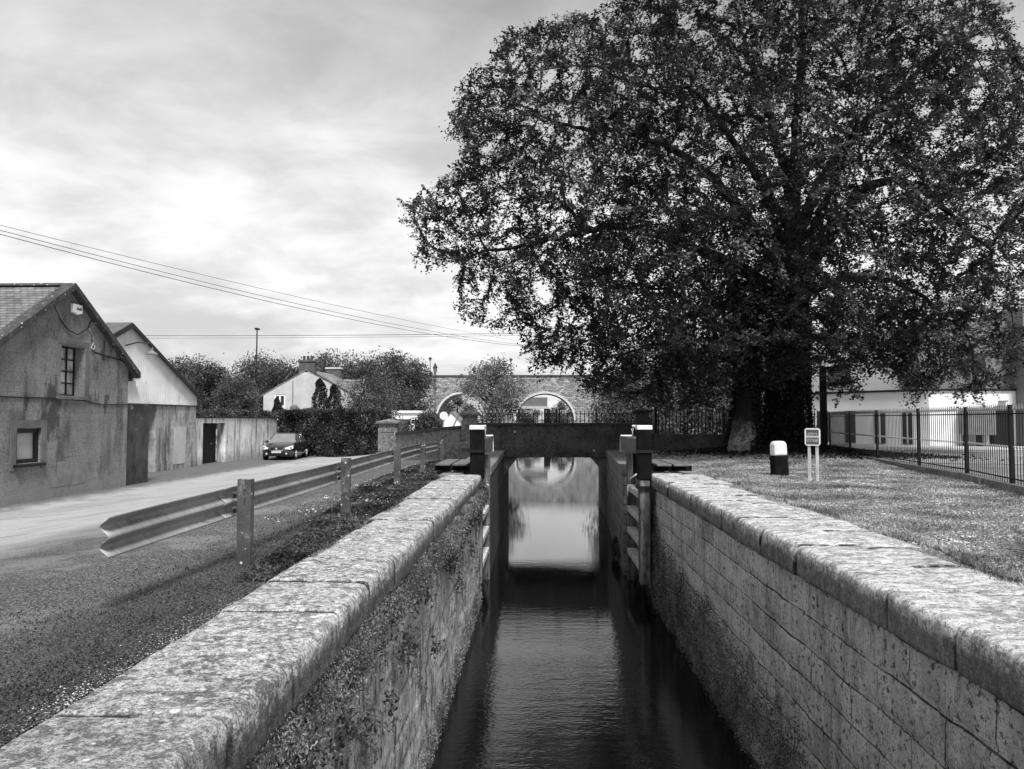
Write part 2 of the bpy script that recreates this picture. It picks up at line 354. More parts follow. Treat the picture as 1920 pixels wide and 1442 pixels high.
K['farstone'] = mat('rubble_bridge_stone', .34, .25, .35, brick=dict(ax='xz', w=.75, h=.34, m=.05, value=.14, depth=.04, var=.5, warp=.35, wscale=1.0), layers=((1.5, .52, .64, .52, .5), (2.6, .52, .60, .08, .5), (.5, .58, .68, .10, .5)))
K['vouss'] = mat('pale_arch_ring', .60, .1, 1)
K['paving'] = mat('pale_paving', .50, .12, .5, layers=((3, .55, .65, .36, .4),))
K['tarmac_pale'] = mat('pale_tarmac', .30, .2, .4, layers=((20, .55, .65, .15, .5),))
K['carpaint'] = mat('dark_car_paint', .012, .1, 3, rough=.22, spec=.6, coat=1)
K['carglass'] = mat('car_glass', .55, .15, 3, rough=.06, spec=1.0, metal=.8)
K['tyre'] = mat('tyre_rubber', .012, .1, 5, rough=.9)
K['alloy'] = mat('alloy_wheel', .62, .1, 5, rough=.3, metal=.3)
K['chrome'] = mat('chrome_trim', .75, .05, 5, rough=.2, metal=.3)
K['lens'] = mat('headlight_lens', .85, .2, 12, rough=.08, spec=.8, coat=1)
K['wire'] = mat('overhead_wire', .02, .1, 2)
K['ink'] = mat('dark_ink', .02, .1, 5)
K['signface'] = mat('sign_face_dark', .10, .2, 12, rough=.5)
K['signtext'] = mat('sign_lettering', .50, .1, 12, rough=.5)

def water_mat():
    m_ = bpy.data.materials.new('canal_water'); m_.use_nodes = True; nt = m_.node_tree; N = nt.nodes.new; L = nt.links.new
    b = nt.nodes['Principled BSDF']; b.inputs['Base Color'].default_value = (.004, .004, .004, 1); b.inputs['Roughness'].default_value = .015
    b.inputs['IOR'].default_value = 1.36; b.inputs['Specular IOR Level'].default_value = .85
    g = N('ShaderNodeNewGeometry')
    def nz(sc, det, w):
        mp = N('ShaderNodeMapping'); mp.inputs['Scale'].default_value = sc; L(g.outputs['Position'], mp.inputs[0])
        n = N('ShaderNodeTexNoise'); n.inputs['Scale'].default_value = 1; n.inputs['Detail'].default_value = det; L(mp.outputs[0], n.inputs['Vector'])
        m = N('ShaderNodeMath'); m.operation = 'MULTIPLY'; m.inputs[1].default_value = w; L(n.outputs[0], m.inputs[0]); return m.outputs[0]
    a = N('ShaderNodeMath'); a.operation = 'ADD'; L(nz((1.6, 5, 1), 2, .0030), a.inputs[0]); L(nz((11, 20, 1), 3, .0022), a.inputs[1])
    sp = N('ShaderNodeSeparateXYZ'); L(g.outputs['Position'], sp.inputs[0]); mr = N('ShaderNodeMapRange'); L(sp.outputs[1], mr.inputs[0])
    for i_, v_ in enumerate((8, 27, 2.3, .20)): mr.inputs[i_+1].default_value = v_
    ws = N('ShaderNodeTexNoise'); ws.inputs['Scale'].default_value = .25; L(g.outputs['Position'], ws.inputs['Vector'])      # calmer and rougher patches
    mw = N('ShaderNodeMapRange'); L(ws.outputs[0], mw.inputs[0])
    for i_, v_ in enumerate((.4, .6, .55, 1.3)): mw.inputs[i_+1].default_value = v_
    m1 = N('ShaderNodeMath'); m1.operation = 'MULTIPLY'; L(mr.outputs[0], m1.inputs[0]); L(mw.outputs[0], m1.inputs[1])
    m2 = N('ShaderNodeMath'); m2.operation = 'MULTIPLY'; L(a.outputs[0], m2.inputs[0]); L(m1.outputs[0], m2.inputs[1])
    bp = N('ShaderNodeBump'); bp.inputs['Distance'].default_value = 1; bp.inputs['Strength'].default_value = 1; L(m2.outputs[0], bp.inputs['Height']); L(bp.outputs[0], b.inputs['Normal'])
    return m_
K['water'] = water_mat()

# ------------------------------------------------------------------ ground, road, water
def lattice(name, xs, ys, m, dz=0., skip=None, inside=None, zf=gz):
    V = []; idx = {}; fs = []
    for j, y in enumerate(ys):
        for i, x in enumerate(xs): V.append((x, y, zf(x, y)+dz))
    n = len(xs)
    for j in range(len(ys)-1):
        for i in range(n-1):
            cx = (xs[i]+xs[i+1])/2; cy = (ys[j]+ys[j+1])/2
            if skip and skip(cx, cy): continue
            if inside and not inside(cx, cy): continue
            fs.append((j*n+i, j*n+i+1, (j+1)*n+i+1, (j+1)*n+i))
    mb = MB(); mb.v = V; mb.f = fs
    o = mb.build(name, m, smooth=True)
    bm = bmesh.new(); bm.from_mesh(o.data); bmesh.ops.delete(bm, geom=[v for v in bm.verts if not v.link_faces], context='VERTS'); bm.to_mesh(o.data); bm.free()
    return tag(o, kind='structure')

XS = sorted(set([-3000, -1000, -400, -200, -120, -80, -60, -45, -38, -32, -28, -25, -22, -20, -19]+[round(-18+.75*i, 2) for i in range(20)]+[-3.5, -3.0, -2.45, -2.0, -1.2, -.4, .4, 1.2, 2.0, 2.6, 3.2, 3.7]+[round(4.5+.8*i, 2) for i in range(15)]+[17, 18.5, 20, 23, 26, 30, 40, 60, 100, 200, 400, 1000, 3000]))
YS = sorted(set([-400, -150, -60, -30, -15, -6]+[float(i) for i in range(-5, 41)]+[40.9, 42, 43, 44.5, 46, 48, 50, 52, 55, 58, 61, 65, 70, 76, 82, 90, 100, 112, 125, 140, 160, 180, 220, 300, 500, 1000, 3500]))
lattice('ground', XS, YS, K['ground'], skip=lambda x, y: -2.0 < x < 3.2 and -6 < y < 40.9)
lattice('road', XS, YS, K['asphalt'], dz=.012, inside=lambda x, y: (-18 < x < -2.45 and -30 < y < 36) or (-18 < x < -7.0 and 36 <= y < 61))
lattice('car_park', XS, YS, K['tarmac_pale'], dz=.010, inside=lambda x, y: x > 12 and 25 < y < 36 and x < 60)
lattice('path', XS, YS, K['paving'], dz=.022, inside=lambda x, y: x > 13 and 36 < y < 42 and x < 60)
wm = MB(); wm.v = [(-16, -6, -3.2), (18, -6, -3.2), (18, 500, -3.2), (-16, 500, -3.2)]; wm.f = [(0, 1, 2, 3)]
tag(wm.build('water', K['water']), kind='structure')

# ------------------------------------------------------------------ lock walls
def rounded_stone(x0, x1, y0, y1, z0, z1, r, res, seed, amp=.02, name='coping_stone', m=None, parent=None):
    cx, cy, cz = (x0+x1)/2, (y0+y1)/2, (z0+z1)/2
    def ax(a, b, rs):
        n = max(3, int(round((b-a)/rs))); q = list(np.linspace(a, b, n+1)); e = .007
        return np.array([q[0], q[0]+e]+q[1:-1]+[q[-1]-e, q[-1]])
    X, Y, Z = ax(x0, x1, res), ax(y0, y1, res), ax(z0, z1, res)
    V = []; idx = {}; fs = []
    def vid(i, j, k):
        if (i, j, k) not in idx:
            p = Vector((X[i], Y[j], Z[k]))
            q = Vector((min(max(p.x, x0+r), x1-r), min(max(p.y, y0+r*.35), y1-r*.35), min(max(p.z, z0+r*.5), z1-r)))
            d = Vector(((p.x-q.x)/r, (p.y-q.y)/(r*.35), (p.z-q.z)/(r if p.z > cz else r*.5)))
            if d.length > 1: d = d.normalized()
            p = Vector((q.x+d.x*r, q.y+d.y*r*.35, q.z+d.z*(r if p.z > cz else r*.5)))
            n_ = Vector((p.x-cx, (p.y-cy)*.06, (p.z-cz)*1.5)).normalized()
            a = amp*(mnoise.noise(p*2.1+Vector((seed, 0, 0)))+.6*mnoise.noise(p*6+Vector((0, seed, 0)))+.35*mnoise.noise(p*17))
            p = p+n_*a
            idx[(i, j, k)] = len(V); V.append(tuple(p))
        return idx[(i, j, k)]
    nx, ny, nz = len(X)-1, len(Y)-1, len(Z)-1
    for i in range(nx):
        for j in range(ny):
            fs.append((vid(i, j, nz), vid(i+1, j, nz), vid(i+1, j+1, nz), vid(i, j+1, nz)))
    for j in range(ny):
        for k in range(nz):
            fs.append((vid(nx, j, k), vid(nx, j+1, k), vid(nx, j+1, k+1), vid(nx, j, k+1)))
            fs.append((vid(0, j, k), vid(0, j, k+1), vid(0, j+1, k+1), vid(0, j+1, k)))
    for i in range(nx):
        for k in range(nz):
            fs.append((vid(i, 0, k), vid(i+1, 0, k), vid(i+1, 0, k+1), vid(i, 0, k+1)))
            fs.append((vid(i, ny, k), vid(i, ny, k+1), vid(i+1, ny, k+1), vid(i+1, ny, k)))
    mb = MB(); mb.v = V; mb.f = fs
    o = mb.build(name, m, parent, smooth=True)
    at = o.data.attributes.new('joint', 'FLOAT', 'POINT'); ny_ = len(Y)-1     # moss along the joint edges
    vals = [0.]*len(V)
    for (i, j, k), v in idx.items(): vals[v] = 1. if j in (0, 1, ny_-1, ny_) else .0
    at.data.foreach_set('value', vals)
    return o

def rough_wall(name, sgn, xface, m, parent, y0, y1, z0, z1, amp, course, blen, seed):
    """vertical wall face looking at +-X with uneven blocks"""
    ys = [y0]
    while ys[-1] < y1: ys.append(min(y1, ys[-1]+.035+.008*max(0, ys[-1]-3)))
    zs = list(np.arange(z0, z1, .045))+[z1]
    rng = random.Random(seed); off = {}
    V = []
    for y in ys:
        for z in zs:
            zz = z+.05*mnoise.noise(Vector((y*.4, 0, seed)))
            r = math.floor(zz/course); sh = (r*.37 % 1)*blen
            b = math.floor((y+sh)/blen)
            if (r, b) not in off: off[(r, b)] = rng.uniform(-1, 1)
            fz = (zz/course) % 1; fy = ((y+sh)/blen) % 1
            ez = min(fz, 1-fz)*course; ey = min(fy, 1-fy)*blen
            e = min(ez, ey); g = -.018*max(0, 1-e/.03)
            p = Vector((0, y, z))
            d = off[(r, b)]*amp*.5*min(1, e/.05)+amp*(mnoise.noise(p*1.3+Vector((seed, 0, 0)))+.5*mnoise.noise(p*4.1)+.3*mnoise.noise(p*11))+g
            V.append((xface+sgn*d, y, z))
    nz = len(zs); fs = []
    for i in range(len(ys)-1):
        for k in range(nz-1): fs.append((i*nz+k, (i+1)*nz+k, (i+1)*nz+k+1, i*nz+k+1))
    np_mesh(name, np.array(V), np.array(fs), m, parent, smooth=True)

lw = empty('lock_wall', (-1.9, 10, 0), 0, 'left stone lock wall with lichened coping beside the guard rail', 'lock wall')
rw = empty('lock_wall', (3.3, 10, 0), 0, 'right ashlar lock wall with pale wide coping beside the grass', 'lock wall')
def child(o, p): o.parent = p; o.matrix_parent_inverse = Matrix.Translation(-Vector(p.location)) if p.rotation_euler.z == 0 else p.matrix_world.inverted(); return o
_build = MB.build
def P_(o, p):
    """keep world coordinates of o while parenting it to the empty p"""
    o.parent = p; o.location = (o.location.x-p.location.x, o.location.y-p.location.y, o.location.z-p.location.z); return o
rough = []
rng0 = random.Random(4); JL, JR = [], []
y = -1.2; i = 0
while y < 19.4:
    ln = rng0.uniform(.86, 1.12); y2 = min(y+ln, 19.5)
    if 19.5-y2 < .35: y2 = 19.5
    res = .035 if y < 7 else .06 if y < 13 else .1
    z1 = rng0.uniform(-.008, .018)
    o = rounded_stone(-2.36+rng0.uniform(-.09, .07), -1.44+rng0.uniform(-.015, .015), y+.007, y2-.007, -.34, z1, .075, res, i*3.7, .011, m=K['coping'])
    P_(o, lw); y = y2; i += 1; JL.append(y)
y = -1.2
while y < 19.8:
    ln = rng0.uniform(.95, 1.3); y2 = min(y+ln, 19.9)
    if 19.9-y2 < .4: y2 = 19.9
    res = .04 if y < 8 else .07 if y < 13 else .1
    o = rounded_stone(2.82+rng0.uniform(-.02, .02), 3.58, y+.005, y2-.005, -.34, rng0.uniform(.0, .02), .075, res, i*3.7, .013, m=K['coping_right'])
    P_(o, rw)
    o = rounded_stone(3.59, 4.22+rng0.uniform(-.12, .12), y+.006+rng0.uniform(0, .01), y2-.006, -.2, rng0.uniform(-.035, -.012), .05, .12, i*5.1, .015, m=K['coping_right'])
    P_(o, rw); y = y2; i += 1; JR.append(y)
def comb(js, lo, hi, w):
    p = [(-1.2, -.33)]+[(-1.2, lo)]
    for y in js: p += [(y-w, lo), (y-w*.7, hi), (y+w*.7, hi), (y+w, lo)]
    return p+[(19.5, lo), (19.5, -.33)]
P_(MB().prism(comb(JL[:-1], -.07, -.012, .014), 'x', -2.30, -1.50).build('mortar_bed', K['core']), lw)
P_(MB().prism(comb(JR[:-1], -.07, -.012, .012), 'x', 2.90, 3.57).build('mortar_bed', K['core']), rw)
P_(MB().prism(comb(JR[:-1], -.10, -.045, .012), 'x', 3.571, 4.1).build('mortar_bed', K['core']), rw)
def wallp(mb, name, m, par, **k): return P_(mb.build(name, m, **k), par)
rough_wall('masonry_face', 1, -1.50, K['wall_left'], None, -1.5, 19.5, -3.6, -.30, .035, .40, .9, 3); o = [q for q in C.objects if q.name.startswith('masonry_face')][-1]
P_(o, lw)
rough_wall('masonry_face', -1, 2.92, K['wall_right'], None, -1.5, 19.9, -3.6, -.30, .025, .36, 1.15, 8)
for q in C.objects:
    if q.name.startswith('masonry_face') and q.parent is None: P_(q, rw)
# wall backing behind faces, recess and lower walls up to the bridge
wallp(MB().box(-2.3, -6, -4.2, -1.62, 19.5, -.36), 'wall_core', K['wet'], lw)
wallp(MB().box(3.05, -6, -4.2, 3.7, 19.9, -.36), 'wall_core', K['wet'], rw)
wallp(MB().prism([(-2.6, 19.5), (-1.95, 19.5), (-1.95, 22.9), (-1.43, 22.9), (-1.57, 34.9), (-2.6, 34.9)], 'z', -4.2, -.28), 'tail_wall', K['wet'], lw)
wallp(MB().prism([(-2.55, 22.9), (-1.40, 22.9), (-1.54, 34.9), (-2.65, 34.9)], 'z', -.276, -.02), 'tail_coping', K['pillar'], lw, bevel=.03)
wallp(MB().prism([(-2.55, 19.52), (-1.97, 19.52), (-1.97, 22.88), (-2.55, 22.88)], 'z', -.276, -.03), 'recess_coping', K['pillar'], lw, bevel=.03)
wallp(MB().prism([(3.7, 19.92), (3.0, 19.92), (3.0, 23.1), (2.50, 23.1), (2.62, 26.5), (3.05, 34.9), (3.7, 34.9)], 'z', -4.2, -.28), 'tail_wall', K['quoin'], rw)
wallp(MB().prism([(3.75, 23.1), (2.46, 23.1), (2.58, 26.5), (3.0, 34.9), (3.75, 34.9)], 'z', -.276, .0), 'tail_coping', K['pillar'], rw, bevel=.03)
wallp(MB().prism([(3.75, 19.92), (3.02, 19.92), (3.02, 23.08), (3.75, 23.08)], 'z', -.276, -.02), 'recess_coping', K['pillar'], rw, bevel=.03)
# head wall behind the camera closes the chamber
MBh = MB().box(-2.3, -6.6, -4.2, 3.7, -6.0, -.4)
tag(MBh.build('head_wall', K['wet']), 'stone head wall closing the upper end of the lock', 'wall')

# ------------------------------------------------------------------ lock gates (open, folded back in their recesses)
def lock_gate(sx, xc, label):
    g = empty('lock_gate', (xc, 19.6, 0), 0, label, 'lock gate', 'open lock gates')
    def W(mb, name, m, **k): return P_(mb.build(name, m, **k), g)
    x0, x1 = xc-.17, xc+.17
    W(MB().box(x0+.04, 19.47, -2.72, x1-.04, 19.80, -.12), 'heel_post', K['timber'], bevel=.02)
    W(MB().box(x0-.005, 19.44, -.118, x1+.005, 19.81, 1.12), 'upper_post', K['black'], bevel=.02)
    W(MB().box(x0-.02, 19.42, 1.122, x1+.02, 19.83, 1.235), 'post_cap', K['white'], bevel=.015)
    W(MB().box(xc-.11, 22.38, -3.3, xc+.14, 22.65, .35), 'mitre_post', K['timber'], bevel=.02)
    # ribs and boarding
    for z in (-.55, -1.15, -1.75, -2.35):
        W(MB().box(xc-.13, 19.81, z-.075, xc+.13, 22.34, z+.075), 'rib', K['rib'], bevel=.015)
    bb = MB(); n = 12
    for k in range(n):
        yy = 19.82+k*(2.5/n); bb.box(xc+sx*.135-.02, yy+.006, -2.7, xc+sx*.135+.02, yy+2.5/n-.006, .1)
    W(bb, 'gate_boarding', K['timber'])
    for yy in (20.3, 21.3): W(MB().box(xc-.06, yy, -.10, xc+.06, yy+.16, .52), 'upright', K['black'], bevel=.01)
    # top beam with rounded end
    prof = [(19.75, .50), (19.75, .88)]+[(23.5+.26*math.sin(a), .62+.26*math.cos(a)) for a in np.linspace(0, math.pi/2, 6)]+[(23.76, .44), (23.4, .44)]
    W(MB().prism(prof, 'x', xc-.15, xc+.15), 'top_beam', K['beam'], bevel=.012)
    prof2 = [(23.45, .885)]+[(23.5+.30*math.sin(a), .62+.29*math.cos(a)) for a in np.linspace(0, math.pi/2, 6)]+[(23.80, .40), (23.765, .40)]+[(23.5+.265*math.sin(a), .62+.262*math.cos(a)) for a in np.linspace(math.pi/2, 0, 6)]+[(23.45, .88)]
    W(MB().prism(prof2, 'x', xc-.17, xc+.17), 'beam_end_band', K['white'])
    xr = xc-sx*.10
    W(MB().tube([(xr, 19.7, 1.19), (xr, 21.0, 1.20), (xr, 21.12, 1.12), (xr, 21.16, .86)], .035, 8), 'handrail', K['white'], smooth=True)
    W(MB().box(xc-.19, 19.40, .55, xc+.19, 19.85, .62), 'iron_strap', K['iron'])
    W(MB().box(xc-.19, 19.40, -.35, xc+.19, 19.85, -.28), 'iron_strap', K['iron'])
    # cable hanging at the wall
    if sx > 0: W(MB().tube([(xc-.2, 19.5, .02), (xc-.33, 19.6, -.10), (xc-.40, 19.7, -.30), (xc-.41, 19.7, -.55)], .02, 6), 'rope', K['rib'], smooth=True)
lock_gate(1, 2.645, 'open right lock gate with white topped black post beside the grass')
lock_gate(-1, -1.555, 'open left lock gate with white topped black post near the road')
for k, (x0, lab) in enumerate(((3.08, 'dark two plank walkway beside the right gate post'), (-2.72, 'dark two plank walkway beside the left gate post'))):
    t = empty('plank_walkway', (x0, 20.6, 0), 0, lab, 'walkway', 'plank walkways beside the gates')
    for j in (0, 1): P_(MB().box(x0+j*.44, 20.35, .16, x0+j*.44+.38, 22.9, .21).build('plank', K['plank'], bevel=.01), t)
    P_(MB().box(x0-.05, 20.6, .02, x0+.95, 20.75, .158).build('bearer', K['black']), t)
    P_(MB().box(x0-.05, 22.3, .02, x0+.95, 22.45, .158).build('bearer', K['black']), t)

# ------------------------------------------------------------------ road bridge over the canal tail
sb = empty('stone_bridge', (.7, 35, -.3), 0, 'low dark stone bridge with iron railings crossing the canal beyond the gates', 'bridge')
def W(mb, name, m, par=sb, **k): return P_(mb.build(name, m, **k), par)
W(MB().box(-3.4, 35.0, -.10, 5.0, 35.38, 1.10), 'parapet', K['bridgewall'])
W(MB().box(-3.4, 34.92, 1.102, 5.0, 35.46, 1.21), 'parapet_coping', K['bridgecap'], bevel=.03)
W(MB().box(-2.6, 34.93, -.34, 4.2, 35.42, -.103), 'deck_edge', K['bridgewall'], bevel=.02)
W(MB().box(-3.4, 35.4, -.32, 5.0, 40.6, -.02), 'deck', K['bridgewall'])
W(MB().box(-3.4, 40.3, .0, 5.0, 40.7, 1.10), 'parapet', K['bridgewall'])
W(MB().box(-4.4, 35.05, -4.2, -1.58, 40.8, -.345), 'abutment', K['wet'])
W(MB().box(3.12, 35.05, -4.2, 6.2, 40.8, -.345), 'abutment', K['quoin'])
W(MB().prism([(3.12, -.35), (2.35, -.35), (3.12, -1.25)], 'y', 35.1, 35.6), 'bracket', K['pillar'])
W(MB().prism([(-1.58, -.35), (-.95, -.35), (-1.58, -1.15)], 'y', 35.1, 35.6), 'bracket', K['pillar'])
def railing(mbI, mbF, x0, y0, x1, y1, zb0, zb1, step=.13, h=.46, two=True):
    L_ = math.hypot(x1-x0, y1-y0); n = int(L_/step); rz = math.atan2(y1-y0, x1-x0)
    for f in ((.18, .82) if two else (.8,)):
        a = Vector((x0, y0, zb0+h*f)); b_ = Vector((x1, y1, zb1+h*f))
        mbI.tube([a, b_], .014, 4)
    for k in range(n+1):
        t = k/n; X = x0+(x1-x0)*t; Y = y0+(y1-y0)*t; z = zb0+(zb1-zb0)*t
        mbI.box(X-.020, Y-.020, z, X+.020, Y+.020, z+h-.05)
        if mbF is not None:
            mbF.lathe([(.010, h-.12), (.036, h-.06), (.004, h+.06)], 5, (X, Y, z))
            mbF.lathe([(.012, h*.34), (.032, h*.44), (.012, h*.54)], 5, (X, Y, z))
ri, rf = MB(), MB(); railing(ri, rf, -2.55, 35.2, 4.2, 35.2, 1.21, 1.21, .19, .54)
merge(W(ri, 'railing', K['iron']), rf, K['finial'])
for xx in (-.9, .8, .95, 2.6): W(MB().box(xx-.03, 35.17, 1.212, xx+.03, 35.23, 1.85), 'railing_post', K['iron'])

def pillar(x, y, z0, z1, w, lab, panel=True, m='pillar', grp=None):
    t = empty('stone_pillar', (x, y, z0), 0, lab, 'pillar', grp)
    h = w/2
    W(MB().box(x-h-.06, y-h-.06, z0-.1, x+h+.06, y+h+.06, z0+.22), 'plinth', K[m], t, bevel=.02)
    W(MB().box(x-h, y-h, z0+.222, x+h, y+h, z1-.42), 'shaft', K[m], t, bevel=.02)
    if panel:
        f = MB()
        for s in (-1, 1): f.box(x+s*(h-.08)-.07, y-h-.035, z0+.3, x+s*(h-.08)+.07, y-h-.002, z1-.5)
        f.box(x-h+.01, y-h-.034, z1-.62, x+h-.01, y-h-.004, z1-.48)
        W(f, 'panel_frame', K[m], t)
    W(MB().box(x-h+.05, y-h+.05, z1-.418, x+h-.05, y+h-.05, z1-.20), 'neck', K[m], t, bevel=.02)
    W(MB().box(x-h-.09, y-h-.09, z1-.198, x+h+.09, y+h+.09, z1-.08), 'cap', K['bridgecap'] if m == 'bridgewall' else K[m], t, bevel=.02)
    q = h+.04; W(MB().add([(x-q, y-q, z1-.078), (x+q, y-q, z1-.078), (x+q, y+q, z1-.078), (x-q, y+q, z1-.078), (x, y, z1+.06)], [(3, 2, 1, 0), (0, 1, 4), (1, 2, 4), (2, 3, 4), (3, 0, 4)]), 'cap_top', K[m], t)
    return t
pillar(-3.12, 35.1, .15, 1.74, .72, 'grey stone pillar with flat cap at the left end of the bridge parapet')
W(MB().box(-4.2, 34.8, -.9, -2.45, 35.9, .30), 'pillar_base', K['pillar'], bevel=.03)
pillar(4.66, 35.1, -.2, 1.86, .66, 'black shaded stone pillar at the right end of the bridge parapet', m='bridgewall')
pillar(-7.76, 40, -.55, 1.34, .98, 'free standing panelled gate pillar by the road before the dark hedge')
# wing wall curving from the bridge to the road pillar
ww = empty('wing_wall', (-5.4, 37.5, -.5), 0, 'curving parapet wall between the road pillar and the bridge pillar', 'wall')
pts = [(-3.45, 35.3, 1.05), (-4.3, 36.1, .98), (-5.3, 37.2, .86), (-6.3, 38.5, .74), (-7.3, 39.8, .66)]
a, b = MB(), MB()
for (p, q) in zip(pts[:-1], pts[1:]):
    for mbx, hw, zl, zt in ((a, .16, None, -.10), (b, .24, -.098, .03)):
        d = Vector((q[0]-p[0], q[1]-p[1], 0)).normalized(); n_ = Vector((-d.y, d.x, 0))*hw
        vs = []
        for r in (p, q):
            for s in (-1, 1):
                for top in (0, 1):
                    z = (r[2]+zt) if top else (-1.2 if zl is None else r[2]+zl)
                    vs.append((r[0]+s*n_.x, r[1]+s*n_.y, z))
        mbx.add(vs, [(0, 1, 3, 2), (4, 6, 7, 5), (0, 4, 5, 1), (2, 3, 7, 6), (1, 5, 7, 3), (0, 2, 6, 4)])
W(a, 'wall', K['pillar'], ww); W(b, 'coping', K['bridgecap'], ww)
# dark wing wall on the right with railing behind it
w2 = empty('wing_wall', (6.6, 34.6, 0), 0, 'low black stained wall between the right bridge pillar and the beech trees', 'wall')
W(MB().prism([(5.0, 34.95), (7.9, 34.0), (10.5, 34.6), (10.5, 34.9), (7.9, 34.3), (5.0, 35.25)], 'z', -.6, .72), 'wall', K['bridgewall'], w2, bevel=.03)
rl = empty('iron_railing', (8, 36.5, 0), 0, 'tall black iron railing behind the black wall under the trees', 'railing')
ri = MB(); railing(ri, None, 5.2, 36.0, 8.6, 36.4, .0, .0, .17, 1.85); railing(ri, None, 8.6, 36.4, 13.5, 38, .0, .0, .17, 1.85); W(ri, 'pickets', K['iron'], rl)
for xx, yy in ((5.4, 36.0), (8.6, 36.4), (11, 37.2)): W(MB().box(xx-.06, yy-.06, -.3, xx+.06, yy+.06, 1.95), 'post', K['iron'], rl)

# ------------------------------------------------------------------ guard rail
gr = empty('guard_rail', (-3.1, 12, -.1), 0, 'corrugated steel guard rail on rusty posts along the road edge', 'guard rail')
GP = [(-2.99, 7.84), (-3.02, 12.08), (-3.14, 17.14), (-3.2, 21.35), (-3.53, 28.3)]
def wprof():
    # W beam section: two bulges toward the road
    return [(-.036+.036*math.cos(2*math.pi*h/.155), h) for h in np.linspace(.155, -.155, 27)]
def wbeam(p0, p1, z0, z1, flare0=False):
    n = 14; V = []; fs = []; pr = wprof(); k = len(pr)
    d = Vector((p1[0]-p0[0], p1[1]-p0[1], 0)); dn = d.normalized(); nn = Vector((-dn.y, dn.x, 0))
    for lay in (0, .004):
        for i in range(n+1):
            t = i/n; base = Vector((p0[0], p0[1], 0))+d*t; zz = z0+(z1-z0)*t
            w = .012*math.sin(t*5+p0[1])*.4
            for (o, h) in pr:
                # the bulges face the road (left); lips sit against the posts
                q = base+nn*(-o+.012+lay+w); V.append((q.x, q.y, zz+h+lay*.5))
    m = (n+1)*k
    for i in range(n):
        for j in range(k-1):
            a = i*k+j; fs.append((a, a+1, a+k+1, a+k)); fs.append((m+a, m+a+k, m+a+k+1, m+a+1))
        fs.append((i*k, (i+1)*k, m+(i+1)*k, m+i*k)); fs.append((i*k+k-1, m+i*k+k-1, m+(i+1)*k+k-1, (i+1)*k+k-1))
    for j in range(k-1):
        fs.append((j, m+j, m+j+1, j+1)); q = n*k+j; fs.append((q, q+1, m+q+1, m+q))
    mb = MB(); mb.v = V; mb.f = fs; return mb
ends = [(-3.24, 5.78)]+[(x-.15, y) for x, y in GP]
zc = [.50, .545, .545, .545, .53, .40]
for i in range(5):
    p0, p1 = ends[i], ends[i+1]
    o = wbeam((p0[0]+(.006 if i % 2 else 0), p0[1]-(0.12 if i else 0)), (p1[0]+(.006 if i % 2 else 0), p1[1]+.12), zc[i], zc[i+1]).build('rail_beam', K['galv'], smooth=True)
    P_(o, gr)
for i, (x, y) in enumerate(GP):
    g0 = gz(x, y)
    zp = zc[i+1]+.24
    m_ = MB().prism([(x-.07, y-.05), (x+.07, y-.05), (x+.07, y+.05), (x+.058, y+.05), (x+.058, y-.038), (x-.058, y-.038), (x-.058, y+.05), (x-.07, y+.05)], 'z', g0-.1, zp)
    p = W(m_, 'post', K['rail_post'], gr, bevel=.004)
    for zz in (-.075, .075):
        W(MB().box(x-.13, y-.03, zc[i+1]+zz-.03, x-.072, y+.03, zc[i+1]+zz+.03), 'bracket', K['rail_post'], gr)
        W(MB().lathe([(.018, -.02), (.018, 0), (.008, .01)], 6, (x-.10, y-.03, zc[i+1]+zz), 'y'), 'bolt', K['iron'], gr)

# ------------------------------------------------------------------ bollard, sign, right fence
bo = empty('stone_bollard', (6.13, 20.0, 0), 0, 'stone bollard painted white above black on the leafy grass', 'bollard')
def rbox(w, d, z0, z1, rt, top):
    pr = [(-w/2, z0), (w/2, z0), (w/2*.97, z1-rt)]+[(w/2*.97-rt+rt*math.cos(a), z1-rt+rt*math.sin(a)) for a in np.linspace(.1, math.pi/2, 5)]+[(-w/2*.97+rt-rt*math.cos(a), z1-rt+rt*math.sin(a)) for a in np.linspace(math.pi/2, .1, 5)]+[(-w/2*.97, z1-rt)]
    return pr if top else [(-w/2, z0), (w/2, z0), (w/2*.97, z1), (-w/2*.97, z1)]
o = MB().prism([(p[0]*.97, p[1]) for p in rbox(.37, .3, .46, .83, .11, True)], 'y', -.14, .14).build('bollard_top', K['white'], bo, bevel=.05, seg=3)
o = MB().prism([(p[0], p[1]) for p in rbox(.37, .3, -.1, .459, 0, False)], 'y', -.15, .15).build('bollard_base', K['black'], bo, bevel=.02)
bo.rotation_euler = (0, math.radians(-2), .15)
sg = empty('notice_sign', (6.32, 18.1, 0), -.55, 'small dark notice board with white border on two pale wooden posts', 'sign')
for s in (-.10, .10): MB().box(s-.035, -.035, -.1, s+.035, .035, 1.10).build('post', K['rib'], sg, bevel=.005)
sg.scale = (.85, .85, 1.0)
oct_ = [(-.20, .82), (-.16, .78), (.16, .78), (.20, .82), (.20, 1.14), (.16, 1.18), (-.16, 1.18), (-.20, 1.14)]
MB().prism(oct_, 'y', -.06, -.037).build('board', K['whitep'], sg)
MB().box(-.165, -.064, .81, .165, -.061, 1.15).build('face', K['signface'], sg)
tx = MB(); rs = random.Random(2)
